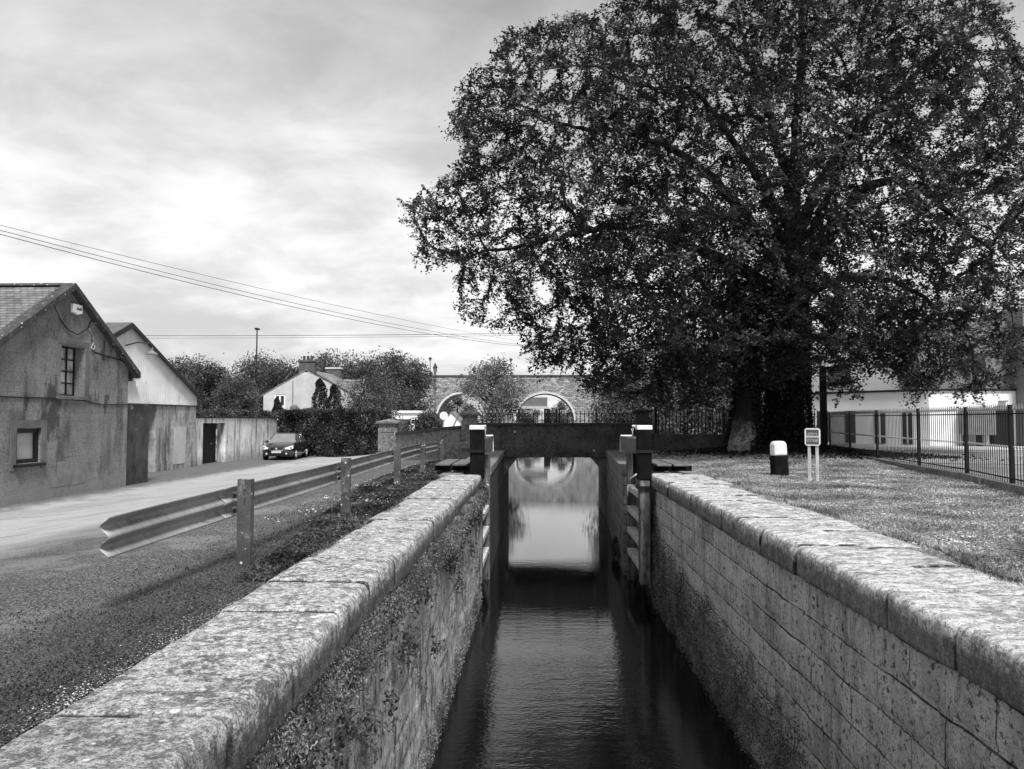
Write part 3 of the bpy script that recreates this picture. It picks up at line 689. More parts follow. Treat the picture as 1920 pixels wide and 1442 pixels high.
for z, hh in ((1.03, .045), (.865, .07)):
    x = -.15
    while x < .13:
        w_ = rs.uniform(.018, .035); k = rs.randrange(3)
        if k == 0: tx.box(x, -.068, z, x+.010, -.0645, z+hh).box(x+.010, -.068, z, x+w_, -.0645, z+.012)
        elif k == 1: tx.box(x, -.068, z, x+.009, -.0645, z+hh).box(x+w_-.009, -.068, z, x+w_, -.0645, z+hh).box(x+.009, -.068, z+hh*.42, x+w_-.009, -.0645, z+hh*.6)
        else: tx.box(x, -.068, z+hh-.011, x+w_, -.0645, z+hh).box(x+w_/2-.005, -.068, z, x+w_/2+.005, -.0645, z+hh-.011)
        x += w_+.012
tx.build('lettering', K['signtext'], sg)
MB().box(-.165, -.0665, .965, .165, -.0645, 1.01).build('divider', K['signtext'], sg)

fe = empty('railing_fence', (10.5, 21, 0), 0, 'tall black spear topped railing fence beside the grass on the right', 'fence')
FP = [(8.85, 12.6), (9.45, 15.85), (10.12, 18.7), (10.5, 21.8), (11.05, 25.7), (11.6, 29.3), (12.6, 34.0)]
for i, (x, y) in enumerate(FP):
    W(MB().box(x-.036, y-.036, gz(x, y), x+.036, y+.036, 1.68), 'post', K['iron'], fe, bevel=.006)
    if i:
        x0, y0 = FP[i-1]; L_ = math.hypot(x-x0, y-y0); n = int(L_/.135); pk = MB(); tips = MB()
        for f in (.20, 1.50): pk.tube([(x0, y0, f), (x, y, f)], .02, 4)
        for k in range(1, n):
            t = k/n; X = x0+(x-x0)*t; Y = y0+(y-y0)*t
            pk.tube([(X, Y, .10), (X, Y, 1.6)], .009, 5, cap=False)
            tips.lathe([(.010, 1.56), (.026, 1.60), (.003, 1.71)], 5, (X, Y, 0)); tips.lathe([(.011, .80), (.024, .83), (.011, .86)], 5, (X, Y, 0))
        merge(W(pk, 'railing_panel', K['iron'], fe), tips, K['metalbox'])
        a = math.atan2(y-y0, x-x0)
        W(MB().obox(((x0+x)/2, (y0+y)/2, -.02), (L_+.02, .26, .26), a), 'plinth', K['pillar'], fe)

# ------------------------------------------------------------------ trees
def sample_ellipsoid(rng, c, r, n, shell=.0):
    d = rng.normal(size=(n, 3)); d /= np.linalg.norm(d, axis=1, keepdims=True)
    u = rng.uniform(shell**3, 1, n)**(1/3.)
    return np.array(c)+d*u[:, None]*np.array(r)

def tubes(name, P0, P1, R0, R1, k, m, parent):
    d = P1-P0; d /= np.linalg.norm(d, axis=1, keepdims=True)+1e-9
    ref = np.where(np.abs(d[:, 2:3]) < .9, np.array([[0, 0, 1.]]), np.array([[1., 0, 0]]))
    u = np.cross(d, ref); u /= np.linalg.norm(u, axis=1, keepdims=True)+1e-9; w = np.cross(d, u)
    a = np.arange(k)*2*math.pi/k
    ring = u[:, None, :]*np.cos(a)[None, :, None]+w[:, None, :]*np.sin(a)[None, :, None]
    P1e = P1+d*(R1*.35)[:, None]
    V = np.concatenate([P0[:, None]+ring*R0[:, None, None], P1e[:, None]+ring*R1[:, None, None]], 1).reshape(-1, 3)
    base = np.arange(len(P0))[:, None]*2*k; j = np.arange(k); j2 = (j+1) % k
    Fq = np.stack([base+j, base+j2, base+k+j2, base+k+j], 2).reshape(-1, 4)
    return V, Fq

def px(pxx, pyy, Y):
    x = (pxx-960)/F; z = -(pyy-721)/F
    v = (x, math.cos(PITCH)-z*math.sin(PITCH), math.sin(PITCH)+z*math.cos(PITCH))
    X = v[0]*math.cos(YAW)-v[1]*math.sin(YAW); Yd = v[0]*math.sin(YAW)+v[1]*math.cos(YAW)
    return (X*Y/Yd, Y, H+v[2]*Y/Yd)

def colonize(rng, limbs, attract, step, infl, kill, iters, tropism=(0, 0, 0)):
    pos = []; par = []; minr = []
    for limb in limbs:       # limb: (parent point idx or None, [points], r0, r1)
        pts, r0, r1 = limb; pts = [np.array(p, float) for p in pts]
        last = -1
        if pos:
            dd = np.linalg.norm(np.array(pos)-pts[0], axis=1); last = int(np.argmin(dd))
        tot = sum(np.linalg.norm(pts[i+1]-pts[i]) for i in range(len(pts)-1)); acc = 0
        # smooth the polyline with a Catmull-Rom spline
        ext = [2*pts[0]-pts[1]]+pts+[2*pts[-1]-pts[-2]]; dense = []
        for i in range(len(pts)-1):
            p0, p1, p2, p3 = ext[i:i+4]; n = max(2, int(np.linalg.norm(p2-p1)/step))
            for q in range(n):
                t = q/n; dense.append(.5*((2*p1)+(-p0+p2)*t+(2*p0-5*p1+4*p2-p3)*t*t+(-p0+3*p1-3*p2+p3)*t**3))
        dense.append(pts[-1]); N_ = len(dense)
        for i, p in enumerate(dense):
            if i == 0 and last >= 0: continue
            t = i/(N_-1)
            jit = rng.normal(size=3)*step*.16*(1 if t > 0 and r0+(r1-r0)*t**.8 < .2 else 0)
            pos.append(p+jit); par.append(last); minr.append(r0+(r1-r0)*t**.8); last = len(pos)-1
    pos = [np.array(p) for p in pos]
    A = attract.copy(); nd = np.full(len(A), 1e9); ni = np.zeros(len(A), int)
    def upd(start):
        nonlocal nd, ni
        Q = np.array(pos[start:])
        for c0 in range(0, len(Q), 200):
            q = Q[c0:c0+200]; D = np.linalg.norm(A[:, None]-q[None], axis=2); j = D.argmin(1); dm = D[np.arange(len(A)), j]
            b_ = dm < nd; nd[b_] = dm[b_]; ni[b_] = start+c0+j[b_]
    upd(0); childs = {}
    for it in range(iters):
        keep = nd > kill; A = A[keep]; nd = nd[keep]; ni = ni[keep]
        if not len(A): break
        act = nd < infl
        if not act.any(): break
        start = len(pos); ids = ni[act]; dirs = A[act]-np.array([pos[i] for i in ids]); dirs /= np.linalg.norm(dirs, axis=1, keepdims=True)+1e-9
        order = np.argsort(ids, kind='stable'); ids = ids[order]; dirs = dirs[order]
        uniq, st = np.unique(ids, return_index=True); sums = np.add.reduceat(dirs, st, axis=0)
        for i, s_ in zip(uniq, sums):
            if childs.get(i, 0) > 3: continue
            s_ = s_/(np.linalg.norm(s_)+1e-9)+np.array(tropism)+rng.normal(size=3)*.12
            if par[i] >= 0:
                pd = pos[i]-pos[par[i]]; s_ = s_+.35*pd/(np.linalg.norm(pd)+1e-9)
            s_ /= np.linalg.norm(s_)+1e-9
            pos.append(pos[i]+s_*step); par.append(int(i)); minr.append(0.); childs[i] = childs.get(i, 0)+1
        if len(pos) == start: break
        upd(start)
    pos = np.array(pos); par = np.array(par); r = np.zeros(len(pos)); tip = .007
    acc = np.zeros(len(pos)); nch = np.zeros(len(pos), int)
    for i in range(len(pos)-1, -1, -1):
        r[i] = max((acc[i])**(1/2.3) if acc[i] > 0 else tip, minr[i], tip)
        if par[i] >= 0: acc[par[i]] += min(r[i], .5)**2.3*(1 if minr[i] == 0 else .2); nch[par[i]] += 1
    return pos, par, r, nch

def wood(name, pos, par, r, m, parent, rmin=0.):
    e = np.where((par >= 0))[0]; e = e[r[e] >= rmin]
    Vs, Fs, b = [], [], 0
    for lo, hi, k in ((.12, 9, 10), (.03, .12, 6), (0, .03, 3)):
        q = e[(r[e] >= lo) & (r[e] < hi)]
        if not len(q): continue
        rp = np.minimum(r[par[q]], r[q]*1.6)
        V, Fq = tubes(name, pos[par[q]], pos[q], rp, r[q], k, m, None); Vs.append(V); Fs.append(Fq+b); b += len(V)
    return np_mesh(name, np.concatenate(Vs), np.concatenate(Fs), m, parent, smooth=True)

def big_beech():
    rng = np.random.default_rng(11)
    Y0 = 30.
    t = empty('beech_tree', (9.5, Y0, .2), 0, 'huge spreading beech with ivy clad trunk filling the upper right', 'tree')
    # crown volume: outline seen across the canal, given its real depth
    outl = [(1530, -170), (1250, -50), (1150, 5), (1040, 35), (950, 52), (925, 105), (878, 150), (862, 190), (846, 238), (886, 268), (878, 302), (812, 345), (752, 390), (768, 425), (782, 478), (815, 492), (852, 508), (848, 560), (880, 592), (925, 618), (962, 592), (985, 610),
            (980, 655), (1010, 685), (1075, 690), (1090, 730), (1160, 750), (1230, 770), (1330, 775), (1400, 765), (1430, 640), (1520, 640), (1560, 700), (1566, 770), (1600, 750), (1620, 700), (1665, 690), (1705, 745), (1760, 720), (1835, 748), (1890, 705), (1960, 690),
            (1985, 500), (1975, 300), (1935, 130), (1895, 30), (1830, -80), (1700, -150)]
    poly = np.array([px(x, y, 29.0) for x, y in outl])[:, (0, 2)]
    N0 = 30000; q = np.stack([rng.uniform(-6, 20, N0), rng.uniform(1, 21, N0)], 1); ins = np.zeros(N0, bool)
    for (x1, z1), (x2, z2) in zip(poly, np.roll(poly, -1, 0)):
        c_ = ((z1 > q[:, 1]) != (z2 > q[:, 1])) & (q[:, 0] < (x2-x1)*(q[:, 1]-z1)/(z2-z1+1e-12)+x1); ins ^= c_
    q = q[ins]; e = ((q[:, 0]-8.5)/13.2)**2+((q[:, 1]-10)/10.5)**2; hd_ = 7.6*np.sqrt(np.clip(1-e, .05, 1))
    hd_ = np.where(q[:, 1] < 4, np.minimum(hd_, 3.6), hd_)
    yy_ = 29.3+hd_*rng.uniform(-1, 1, len(q)); yy_ = np.where(np.abs(yy_-29.3) < hd_*.25, 29.3+hd_*rng.uniform(-1, 1, len(q)), yy_)
    sc = yy_/29.0; A = np.stack([q[:, 0]*sc, yy_, H+(q[:, 1]-H)*sc], 1)
    A = A[:15500]
    keep = np.array([mnoise.noise(Vector(p*.42))+.5*mnoise.noise(Vector(p*1.2)) > -.26 for p in A])
    A = A[keep]; A = A[A[:, 2] > 1.9]; A = A[~((A[:, 2] < 3.0) & (np.abs(A[:, 0]-9.3) < 2.2) & (A[:, 1] < 31))]
    A = np.concatenate([A, sample_ellipsoid(rng, (7.6, 26.6, 4.6), (4.2, 1.8, 1.9), 900), sample_ellipsoid(rng, (12.6, 27.5, 4.6), (3.2, 1.8, 1.5), 450)])
    def L_(pts, dy, r0, r1): n = len(pts)-1; return ([px(x, y, Y0+dy*(i/n)**1.2) for i, (x, y) in enumerate(pts)], r0, r1)
    limbs = [L_([(1472, 852), (1474, 760), (1480, 660), (1478, 560), (1482, 470)], 0, .72, .50),
             L_([(1472, 570), (1400, 510), (1300, 465), (1180, 425), (1095, 432), (1000, 458), (900, 472)], -2.5, .30, .05),
             L_([(1095, 432), (1062, 385), (1055, 330), (1045, 285)], -.6, .10, .03),
             L_([(1478, 500), (1400, 410), (1290, 295), (1190, 250), (1080, 240), (990, 205)], 1.5, .28, .04),
             L_([(1482, 470), (1485, 380), (1440, 210), (1400, 100), (1380, 10)], 1, .30, .06),
             L_([(1482, 470), (1492, 300), (1500, 150), (1505, -40)], -1.5, .34, .07),
             L_([(1485, 540), (1560, 440), (1620, 352), (1710, 345), (1800, 420), (1860, 470)], -2.5, .32, .05),
             L_([(1484, 470), (1560, 300), (1680, 180), (1760, 100), (1840, 60)], 1.5, .26, .05),
             L_([(1484, 430), (1370, 260), (1300, 170), (1200, 160), (1120, 120)], -3, .2, .04),
             L_([(1478, 575), (1580, 520), (1700, 540), (1800, 620)], -3, .2, .04),
             L_([(1478, 590), (1400, 560), (1300, 590), (1200, 610)], -3.5, .2, .04),
             L_([(1478, 540), (1440, 470), (1390, 420), (1330, 400)], -6, .22, .05),
             L_([(1484, 480), (1540, 400), (1580, 300), (1600, 240)], -6, .2, .05),
             L_([(1480, 480), (1440, 380), (1430, 280)], 6, .22, .05), L_([(1482, 500), (1560, 420), (1660, 380)], 6, .2, .05)]
    pos, par, r, nch = colonize(rng, limbs, A, .31, 2.6, .38, 100, (0, 0, -.06))
    off = np.array(t.location)
    wood('trunk', pos-off, par, r, K['bark'], t)
    # leaf sprays on the outer twigs
    tw = np.where(r < .017)[0]
    if len(tw) > 40000: tw = rng.choice(tw, 40000, replace=False)
    per = int(LEAVES/len(tw))
    ctr = np.repeat(pos[tw], per, 0); n = len(ctr)
    dv = pos[tw]-pos[par[tw]]; dv /= np.linalg.norm(dv, axis=1, keepdims=True)+1e-9; dv[:, 2] -= .25; dv = np.repeat(dv, per, 0)
    nt_ = rng.normal(size=(len(tw), 3))*.55+np.array([0, -.15, 1.]); nt_ /= np.linalg.norm(nt_, axis=1, keepdims=True); nt_ = np.repeat(nt_, per, 0)
    sd_ = np.cross(nt_, dv); o_ = dv*rng.uniform(-.25, .5, n)[:, None]+sd_*(rng.normal(size=n)*.15)[:, None]+nt_*(rng.normal(size=n)*.035)[:, None]; o_[:, 2] -= .03
    leaf_cloud('crown', ctr+o_-off, np.repeat(rng.uniform(.085, .15, len(tw)), per), K['beech'], rng, t, up=.72, aspect=.62, droop=.3, nrm=nt_)
    # ivy round the trunk
    n = 16000; a = rng.uniform(0, 2*math.pi, n); h = rng.uniform(-.1, 7, n); rr = .86-.04*h+rng.normal(size=n)*.06+.28*np.exp(-h*1.8)
    leaf_cloud('ivy', np.stack([rr*np.cos(a)+.03*h, rr*np.sin(a), h], 1), .13, K['ivy'], rng, t, up=.2, droop=1)
    print('beech nodes', len(pos), 'twigs', len(tw), 'leaves', len(ctr))
    return t
LEAVES = 480000
big_beech()

def beech_two():
    rng = np.random.default_rng(5)
    t = empty('beech_tree', (7.35, 28.6, .1), 0, 'smaller beech with pale lichened trunk leaning left of the ivy clad one', 'tree')
    off = np.array(t.location)
    A = np.concatenate([sample_ellipsoid(rng, (5.6, 29.5, 6.4), (4.2, 3.6, 3.6), 1300, .2), sample_ellipsoid(rng, (3.6, 29.8, 4.2), (2.6, 3, 2.0), 350, .2), sample_ellipsoid(rng, (8, 28.4, 3.8), (2.2, 2.6, 1.6), 250, .2)])
    A = A[A[:, 2] > 2.3]
    limbs = [([(7.35, 28.6, -.1), (7.55, 28.6, 1.2), (7.7, 28.8, 2.6), (7.6, 29, 4.6), (7.2, 29.2, 7)], .55, .22),
             ([(7.6, 28.9, 3.4), (6.6, 29.3, 5), (5.2, 29.8, 6.2), (3.6, 30, 6.6)], .16, .04), ([(7.6, 29, 4.2), (6.4, 28, 5.5), (5.4, 27.6, 7.2)], .14, .04),
             ([(7.6, 28.9, 3.2), (6.2, 28.6, 4.0), (4.6, 28.9, 4.2), (3.0, 29.2, 3.8)], .12, .03)]
    pos, par, r, nch = colonize(rng, limbs, A, .36, 2.6, .5, 60)
    wood('trunk', pos-off, par, r, K['bark_pale'], t)
    tw = np.where(r < .017)[0]; per = 15; ctr = np.repeat(pos[tw], per, 0)
    leaf_cloud('crown', ctr+rng.normal(size=ctr.shape)*np.array([.26, .26, .14])-off, .14, K['beech'], rng, t, up=.45, droop=.6)
    n = 7000; a = rng.uniform(0, 2*math.pi, n); h = rng.uniform(.1, 4.2, n); k = ~((h < 2.0+.5*np.sin(a*2)) & (a > math.pi*.98) & (a < math.pi*1.62)); a = a[k]; h = h[k]; rr = .60-.06*h+rng.normal(size=len(a))*.05
    leaf_cloud('ivy', np.stack([rr*np.cos(a)+.13*h.clip(0, 2.6), rr*np.sin(a), h], 1), .12, K['ivy'], rng, t, up=.2, droop=1)
beech_two()

def tree_mesh(seed, h, rad, nclump, nleaf, size, flat=.8, low=.25):
    """leaf and wood arrays for a background tree standing at the origin"""
    rng = np.random.default_rng(seed)
    cz = h*(low+(1-low)/2); rz = h*(1-low)/2
    cs = []
    for k in range(nclump):
        d = rng.normal(size=3); d /= np.linalg.norm(d); u = rng.uniform(.45, 1)**.6
        taper = 1-.35*max(0, d[2])
        cs.append(np.array([d[0]*rad*u*taper*.85, d[1]*rad*u*taper*.85, cz+d[2]*rz*u*.9]))
    P = []
    per = nleaf//nclump
    for c in cs:
        rr = rad*rng.uniform(.24, .40)
        d = rng.normal(size=(per, 3)); d /= np.linalg.norm(d, axis=1, keepdims=True)
        P.append(c+d*(rng.uniform(.45, 1.12, per)**.7)[:, None]*np.array([rr, rr, rr*flat])*(1+.25*rng.normal(size=(per, 1))))
    P = np.concatenate(P)
    V = [np.array([0, 0, -.5]), np.array([0, 0, h*.35]), np.array([0, 0, h*.8])]
    e0, e1, r0, r1 = [V[0], V[1]], [V[1], V[2]], [h*.03, h*.022], [h*.022, h*.006]
    for c in cs:
        a = np.array([0, 0, min(c[2]*.7, h*.75)]); e0.append(a); e1.append(c); r0.append(h*.009); r1.append(h*.002)
    return P, (np.array(e0), np.array(e1), np.array(r0), np.array(r1)), rng, size

def make_tree(seed, h, rad, nclump, nleaf, size, m, name='broadleaf_tree', **k):
    P, (a, b_, c, d), rng, size = tree_mesh(seed, h, rad, nclump, nleaf, size, **k)
    t = empty(name)
    V, Fq = tubes('trunk', a, b_, c, d, 6, None, None); np_mesh('trunk', V, Fq, K['bark'], t)
    leaf_cloud('crown', P, size, m, rng, t, up=.3)
    return t

def copy_tree(src, used=set()):
    if src not in used: used.add(src); return src
    c = src.copy(); C.objects.link(c)
    for ch in src.children:
        d = ch.copy(); C.objects.link(d); d.parent = c
    return c

protos = [make_tree(21, 9, 3.8, 60, 16000, .24, K['tree'], low=.08), make_tree(22, 9, 3.5, 56, 16000, .23, K['tree'], low=.06), make_tree(23, 9, 4.4, 64, 18000, .24, K['tree'], low=.1)]
LT = [(-46, 98, 1.02, 0), (-40.5, 92, .93, 1), (-36, 99, 1.04, 2), (-31, 93, .95, 0), (-27.0, 97, 1.04, 1), (-23.5, 98, 1.0, 2), (-21.0, 103, 1.13, 0), (-18.6, 108, 1.08, 1), (-19.4, 92, .74, 2), (-33.5, 84, .70, 1), (-38, 80, .62, 2), (-43.5, 86, .85, 2), (-25, 82, .62, 0), (-51, 92, .9, 1)]
LL = ['tree top left of the house just above the corrugated shed roof', 'leafy tree beside the tall lamp pole, left of it', 'tall bushy tree directly behind the lone lamp pole', 'broad tree between the lamp pole and the house chimney',
      'tree rising behind the brick chimney of the white house', 'tree showing between the two chimneys of the white house', 'tallest tree right of the far chimney', 'pointed tree above the roof dormer on the right', 'low rounded tree next to the far stone bridge end',
      'small tree directly left of the white gable', 'small tree above the door in the whitewashed wall', 'mid height tree above the right eave of the shed', 'short tree just behind the white gable', 'tree half hidden behind the corrugated shed']
for (x, y, s, k), lab in zip(LT, LL):
    o = copy_tree(protos[k]); o.location = (x, y, gz(x, y)-.1); o.scale = (s*1.16, s*1.16, s*1.20); o.rotation_euler = (0, 0, x*1.7)
    tag(o, lab, 'tree', 'trees behind the white house')
pb = make_tree(31, 10, 4.0, 40, 8500, .27, K['willow'], low=.12)
tag(pb, 'lone feathery tree standing in front of the far arched bridge', 'tree'); pb.location = (-5.4, 90, -1.2)
wil = [make_tree(41, 8, 3.8, 50, 15000, .22, K['willow'], name='willow_tree', low=.0, flat=1.2), make_tree(42, 8, 3.4, 46, 14000, .22, K['willow'], name='willow_tree', low=.0, flat=1.2)]
for (x, y, s, k, lab) in ((7.2, 58, .90, 0, 'pale willow overhanging the right arch of the far bridge'), (9.8, 52, .92, 1, 'willow behind the black bridge pillar on the right bank'), (14, 56, 1.05, 0, 'bushy willow behind the tall railing between the trunks'),
                           (18, 60, 1.1, 1, 'willow showing through behind the ivy clad trunk'), (9.5, 74, 1.0, 1, 'farthest willow on the right canal bank')):
    o = copy_tree(wil[k]); o.location = (x, y, gz(x, y)-.2); o.scale = (s, s, s); o.rotation_euler = (0, 0, x); tag(o, lab, 'tree', 'willows on the right bank')
far = make_tree(51, 9, 5, 50, 9000, .36, K['tree'], low=.02)
for j, (x, y, s, lab) in enumerate(((-20, 190, .95, 'far tree seen through the left arch'), (-3, 215, .8, 'far tree seen through the left side of the right arch'), (6, 205, .8, 'far tree seen through the right side of the right arch'), (-60, 180, 1.2, 'far tree beyond the stone bridge on the extreme left'))):
    o = copy_tree(far); o.location = (x, y, -1.2); o.scale = (s, s, s); tag(o, lab, 'tree', 'trees beyond the far bridge')

# near bushes and conifers
def conifer(x, y, z0, h, r, n, seed, label, m='dark_leaf', name='cypress_tree'):
    rng = np.random.default_rng(seed); t = empty(name, (x, y, z0), 0, label, 'conifer')
    u = rng.uniform(0, 1, n); a = rng.uniform(0, 2*math.pi, n); lob = 1+.25*np.sin(a*3+u*9)+.2*np.sin(u*23+a)
    rr = r*np.sqrt(np.clip(1-u, 0, 1))*np.minimum(1, u*6+.3)*lob*rng.uniform(.6, 1.05, n)
    leaf_cloud('crown', np.stack([rr*np.cos(a), rr*np.sin(a), u*h], 1), .12, K[m], rng, t, up=-.1, droop=-1.5)
    MB().tube([(0, 0, -.3), (0, 0, h*.85)], [.08, .02], 6).build('trunk', K['bark'], t)
conifer(-15.85, 55.5, -1, 5.3, 1.0, 8000, 1, 'tallest slim dark cypress in front of the white gable')
conifer(-14.9, 55.8, -1, 4.9, .95, 7500, 2, 'shorter dark cypress to the right of the tallest one')
conifer(-19.5, 57, -1, 3.95, .72, 4500, 3, 'small dark conical shrub under the white gable window', name='conical_shrub')
conifer(-24.0, 55, -1, 3.7, .75, 3500, 4, 'dark conical shrub behind the whitewashed wall left of the house', name='conical_shrub')
def shrub(x, y, z0, r, h, n, seed, label, m='tree', size=.13):
    rng = np.random.default_rng(seed); t = empty('shrub', (x, y, z0), 0, label, 'shrub')
    P = [sample_ellipsoid(rng, (rng.normal()*r*.4, rng.normal()*r*.4, h*rng.uniform(.35, .75)), (r*.55, r*.55, h*.3), n//14, .7) for _ in range(14)]
    leaf_cloud('foliage', np.concatenate(P), size, K[m], rng, t, up=.3)
    st = MB()
    for k in range(5): st.tube([(0, 0, -.2), (math.cos(k*1.3)*r*.5, math.sin(k*1.3)*r*.5, h*.6)], [.03, .01], 4)
    st.build('stems', K['bark'], t)
shrub(-13.0, 54, -1, 1.9, 5.6, 8000, 6, 'loose leafy shrub between the cypresses and the dormer')
shrub(-11.2, 53, -1, 1.6, 4.5, 6000, 7, 'low leafy shrub at the right corner of the white house')
shrub(-8.7, 60, -1, 1.55, 3.0, 5000, 8, 'round glossy bush behind the curving parapet wall', 'hedge', .17)

# hedge
hd = empty('hedge', (-13, 47, -1), 0, 'tall clipped ivy hedge standing behind the parked car', 'hedge')
rng = np.random.default_rng(77)
hp = [(-16.6, 49.0), (-9.75, 45.0), (-9.0, 47.0), (-15.6, 51.6)]; hz0, hz1 = -1.1, 1.85
def inset(p, c, f): return (c[0]+(p[0]-c[0])*f, c[1]+(p[1]-c[1])*f)
hc = (sum(p[0] for p in hp)/4, sum(p[1] for p in hp)/4)
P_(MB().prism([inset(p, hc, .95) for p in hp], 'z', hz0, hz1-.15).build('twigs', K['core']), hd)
pts = []
for i in range(4):
    a, b = np.array(hp[i]), np.array(hp[(i+1) % 4]); n = 15000 if i == 0 else 3500
    t = rng.uniform(0, 1, n); z = rng.uniform(hz0, hz1+.1, n); q = a+(b-a)*t[:, None]; nn = np.array([(b-a)[1], -(b-a)[0]]); nn /= np.linalg.norm(nn)
    bulge = np.array([.16*mnoise.noise(Vector((u_*9, zz*1.3, i))) for u_, zz in zip(t, z)])+rng.normal(size=n)*.06
    q = q+nn*bulge[:, None]; pts.append(np.stack([q[:, 0], q[:, 1], z], 1))
n = 7000; s_, t = rng.uniform(0, 1, (2, n)); A_ = np.array(hp, float)
q = (A_[0]*(1-s_)[:, None]+A_[1]*s_[:, None])*(1-t)[:, None]+(A_[3]*(1-s_)[:, None]+A_[2]*s_[:, None])*t[:, None]
zt = np.array([hz1+.13*mnoise.noise(Vector((a_[0]*.8, a_[1]*.8, 3))) for a_ in q])+rng.normal(size=n)*.07
pts.append(np.stack([q[:, 0], q[:, 1], zt], 1))
leaf_cloud('foliage', np.concatenate(pts)-np.array(hd.location), .13, K['hedge'], rng, hd, up=.25, droop=1)

# ------------------------------------------------------------------ building one: stained gable nearest the camera
b1 = empty('gabled_store', (-14.3, 23, -.95), 0, 'nearest old store with stained grey gable and slate roof', 'building')
yA, yB, yL, yR = 22.95, 22.95, 19.35, 26.45; sl = (5.45-2.95)/(26.9-22.95)
def rz(y, d=0): return 5.45-sl*abs(y-yA)-d
gab = [(yL, -1.6), (yR, -1.6), (yR, rz(yR, .08)), (yA, rz(yA, .08)), (yL, rz(yL, .08))]
wall = MB().prism(gab, 'x', -27, -14.3).build('wall', K['render1'])
cut(wall, [(-14.75, 22.64, 2.10, -14.0, 23.86, 3.62), (-14.55, 20.75, .16, -14.0, 21.78, 1.12)]); P_(wall, b1)
for s, nm in ((-1, 'slates'), (1, 'slates')):
    ye = yA+s*(26.9-yA)
    p = [(yA, rz(yA)), (ye, rz(ye)), (ye, rz(ye)-.07), (yA, rz(yA)-.07)]
    W(MB().prism(p, 'x', -27.3, -14.47), 'roof', K['slate'], b1)
    p = [(yA, rz(yA)+.09), (ye, rz(ye)+.09), (ye, rz(ye)-.13), (yA, rz(yA)-.13)]
    W(MB().prism(p, 'x', -14.468, -14.08), 'verge', K['verge'], b1, bevel=.02)
W(MB().prism([(yA-.13, rz(yA)+.0), (yA, rz(yA)+.09), (yA+.13, rz(yA)+.0)], 'x', -27.3, -14.47), 'ridge', K['verge'], b1)
W(MB().box(-27, 26.45, 2.72, -14.3, 26.75, 2.86), 'gutter', K['iron'], b1)
# upper iron window
wn = W(MB().box(-14.70, 22.60, 2.08, -14.66, 23.90, 3.64), 'window', K['glass_grey'], b1)
f = MB()
for k in range(4): yy = 22.655+k*.39; f.box(-14.655, yy-.02, 2.11, -14.615, yy+.02, 3.61)
for k in range(5): zz = 2.13+k*.366; f.box(-14.652, 22.645, zz-.018, -14.618, 23.855, zz+.018)
o = f.build('frame', K['iron']); o.parent = wn; o.location = (0, 0, 0); 
W(MB().box(-14.32, 22.45, 1.98, -14.22, 24.0, 2.08), 'sill', K['reveal'], b1, bevel=.01)
W(MB().box(-14.31, 23.88, 2.082, -14.285, 24.08, 3.66).box(-14.31, 22.46, 3.662, -14.285, 24.08, 3.80), 'window_surround', K['reveal'], b1)
# lower window
wn = W(MB().box(-14.50, 20.72, .13, -14.46, 21.82, 1.15), 'window', K['blind'], b1)
f = MB().box(-14.44, 20.75, .16, -14.36, 20.87, 1.12).box(-14.44, 21.66, .16, -14.36, 21.78, 1.12).box(-14.44, 20.87, .16, -14.36, 21.66, .27).box(-14.44, 20.87, 1.0, -14.36, 21.66, 1.12)
o = f.build('frame', K['iron']); o.parent = wn
W(MB().box(-14.34, 20.62, .06, -14.18, 21.9, .14), 'sill', K['iron'], b1, bevel=.01)
W(MB().box(-14.32, 20.50, -.02, -14.28, 20.735, 1.36).box(-14.32, 21.795, -.02, -14.28, 22.03, 1.36).box(-14.32, 20.735, 1.14, -14.28, 21.795, 1.36), 'window_surround', K['reveal'], b1)
# alarm box with small dark marks
ab = W(MB().prism([(23.02, 4.66), (23.27, 4.60), (23.5, 4.66), (23.5, 4.92), (23.02, 4.92)], 'x', -14.3, -14.19), 'alarm_box', K['whitep'], b1, bevel=.02)
tx = MB()
for k in range(5): tx.box(-14.188, 23.19+k*.053, 4.74+.012*(k % 2), -14.185, 23.19+k*.053+.038, 4.83-.014*(k % 3))
o = tx.build('lettering', K['ink']); o.parent = ab
cb = [(-14.28, 22.2, 4.75), (-14.26, 22.5, 4.35), (-14.26, 22.9, 4.08), (-14.26, 23.4, 4.0), (-14.26, 23.9, 4.25), (-14.28, 24.15, 4.55)]
W(MB().tube(cb, .018, 6), 'cable', K['iron'], b1, smooth=True)
W(MB().tube([(-14.28, 19.4, 1.98), (-14.28, 22.4, 2.0), (-14.28, 23.9, 1.96), (-14.28, 24.9, 1.86), (-14.28, 26.4, 1.9)], .016, 6), 'cable', K['iron'], b1, smooth=True)
W(MB().tube([(-14.28, 24.2, 3.62), (-14.2, 24.25, 3.52), (-14.28, 25.0, 3.46), (-14.28, 26.2, 3.38)], .025, 6), 'cable', K['iron'], b1, smooth=True)
W(MB().tube([(-14.26, 24.0, 4.25), (-14.26, 24.2, 4.05), (-14.26, 24.22, 3.8), (-14.26, 24.1, 3.65), (-14.26, 24.25, 3.6), (-14.26, 24.3, 3.75), (-14.26, 24.15, 3.78)], .018, 6), 'cable', K['rib'], b1, smooth=True)
W(MB().box(-14.30, 22.6, -.35, -14.292, 24.0, .12).box(-14.30, 22.2, -.62, -14.293, 24.0, -.352), 'render_patch', mat('pale_render_patch', .22, .2, 3, bump=((30, .004),)), b1)
# dark stub wall and gate pier
sw = tag(MB().prism([(26.47, -1.5), (28.2, -1.5), (28.2, 1.93), (26.47, 1.95)], 'x', -14.95, -14.42).build('yard_wall', K['stub'], bevel=.03), 'dark stained stub of wall joined to the nearest store', 'wall')

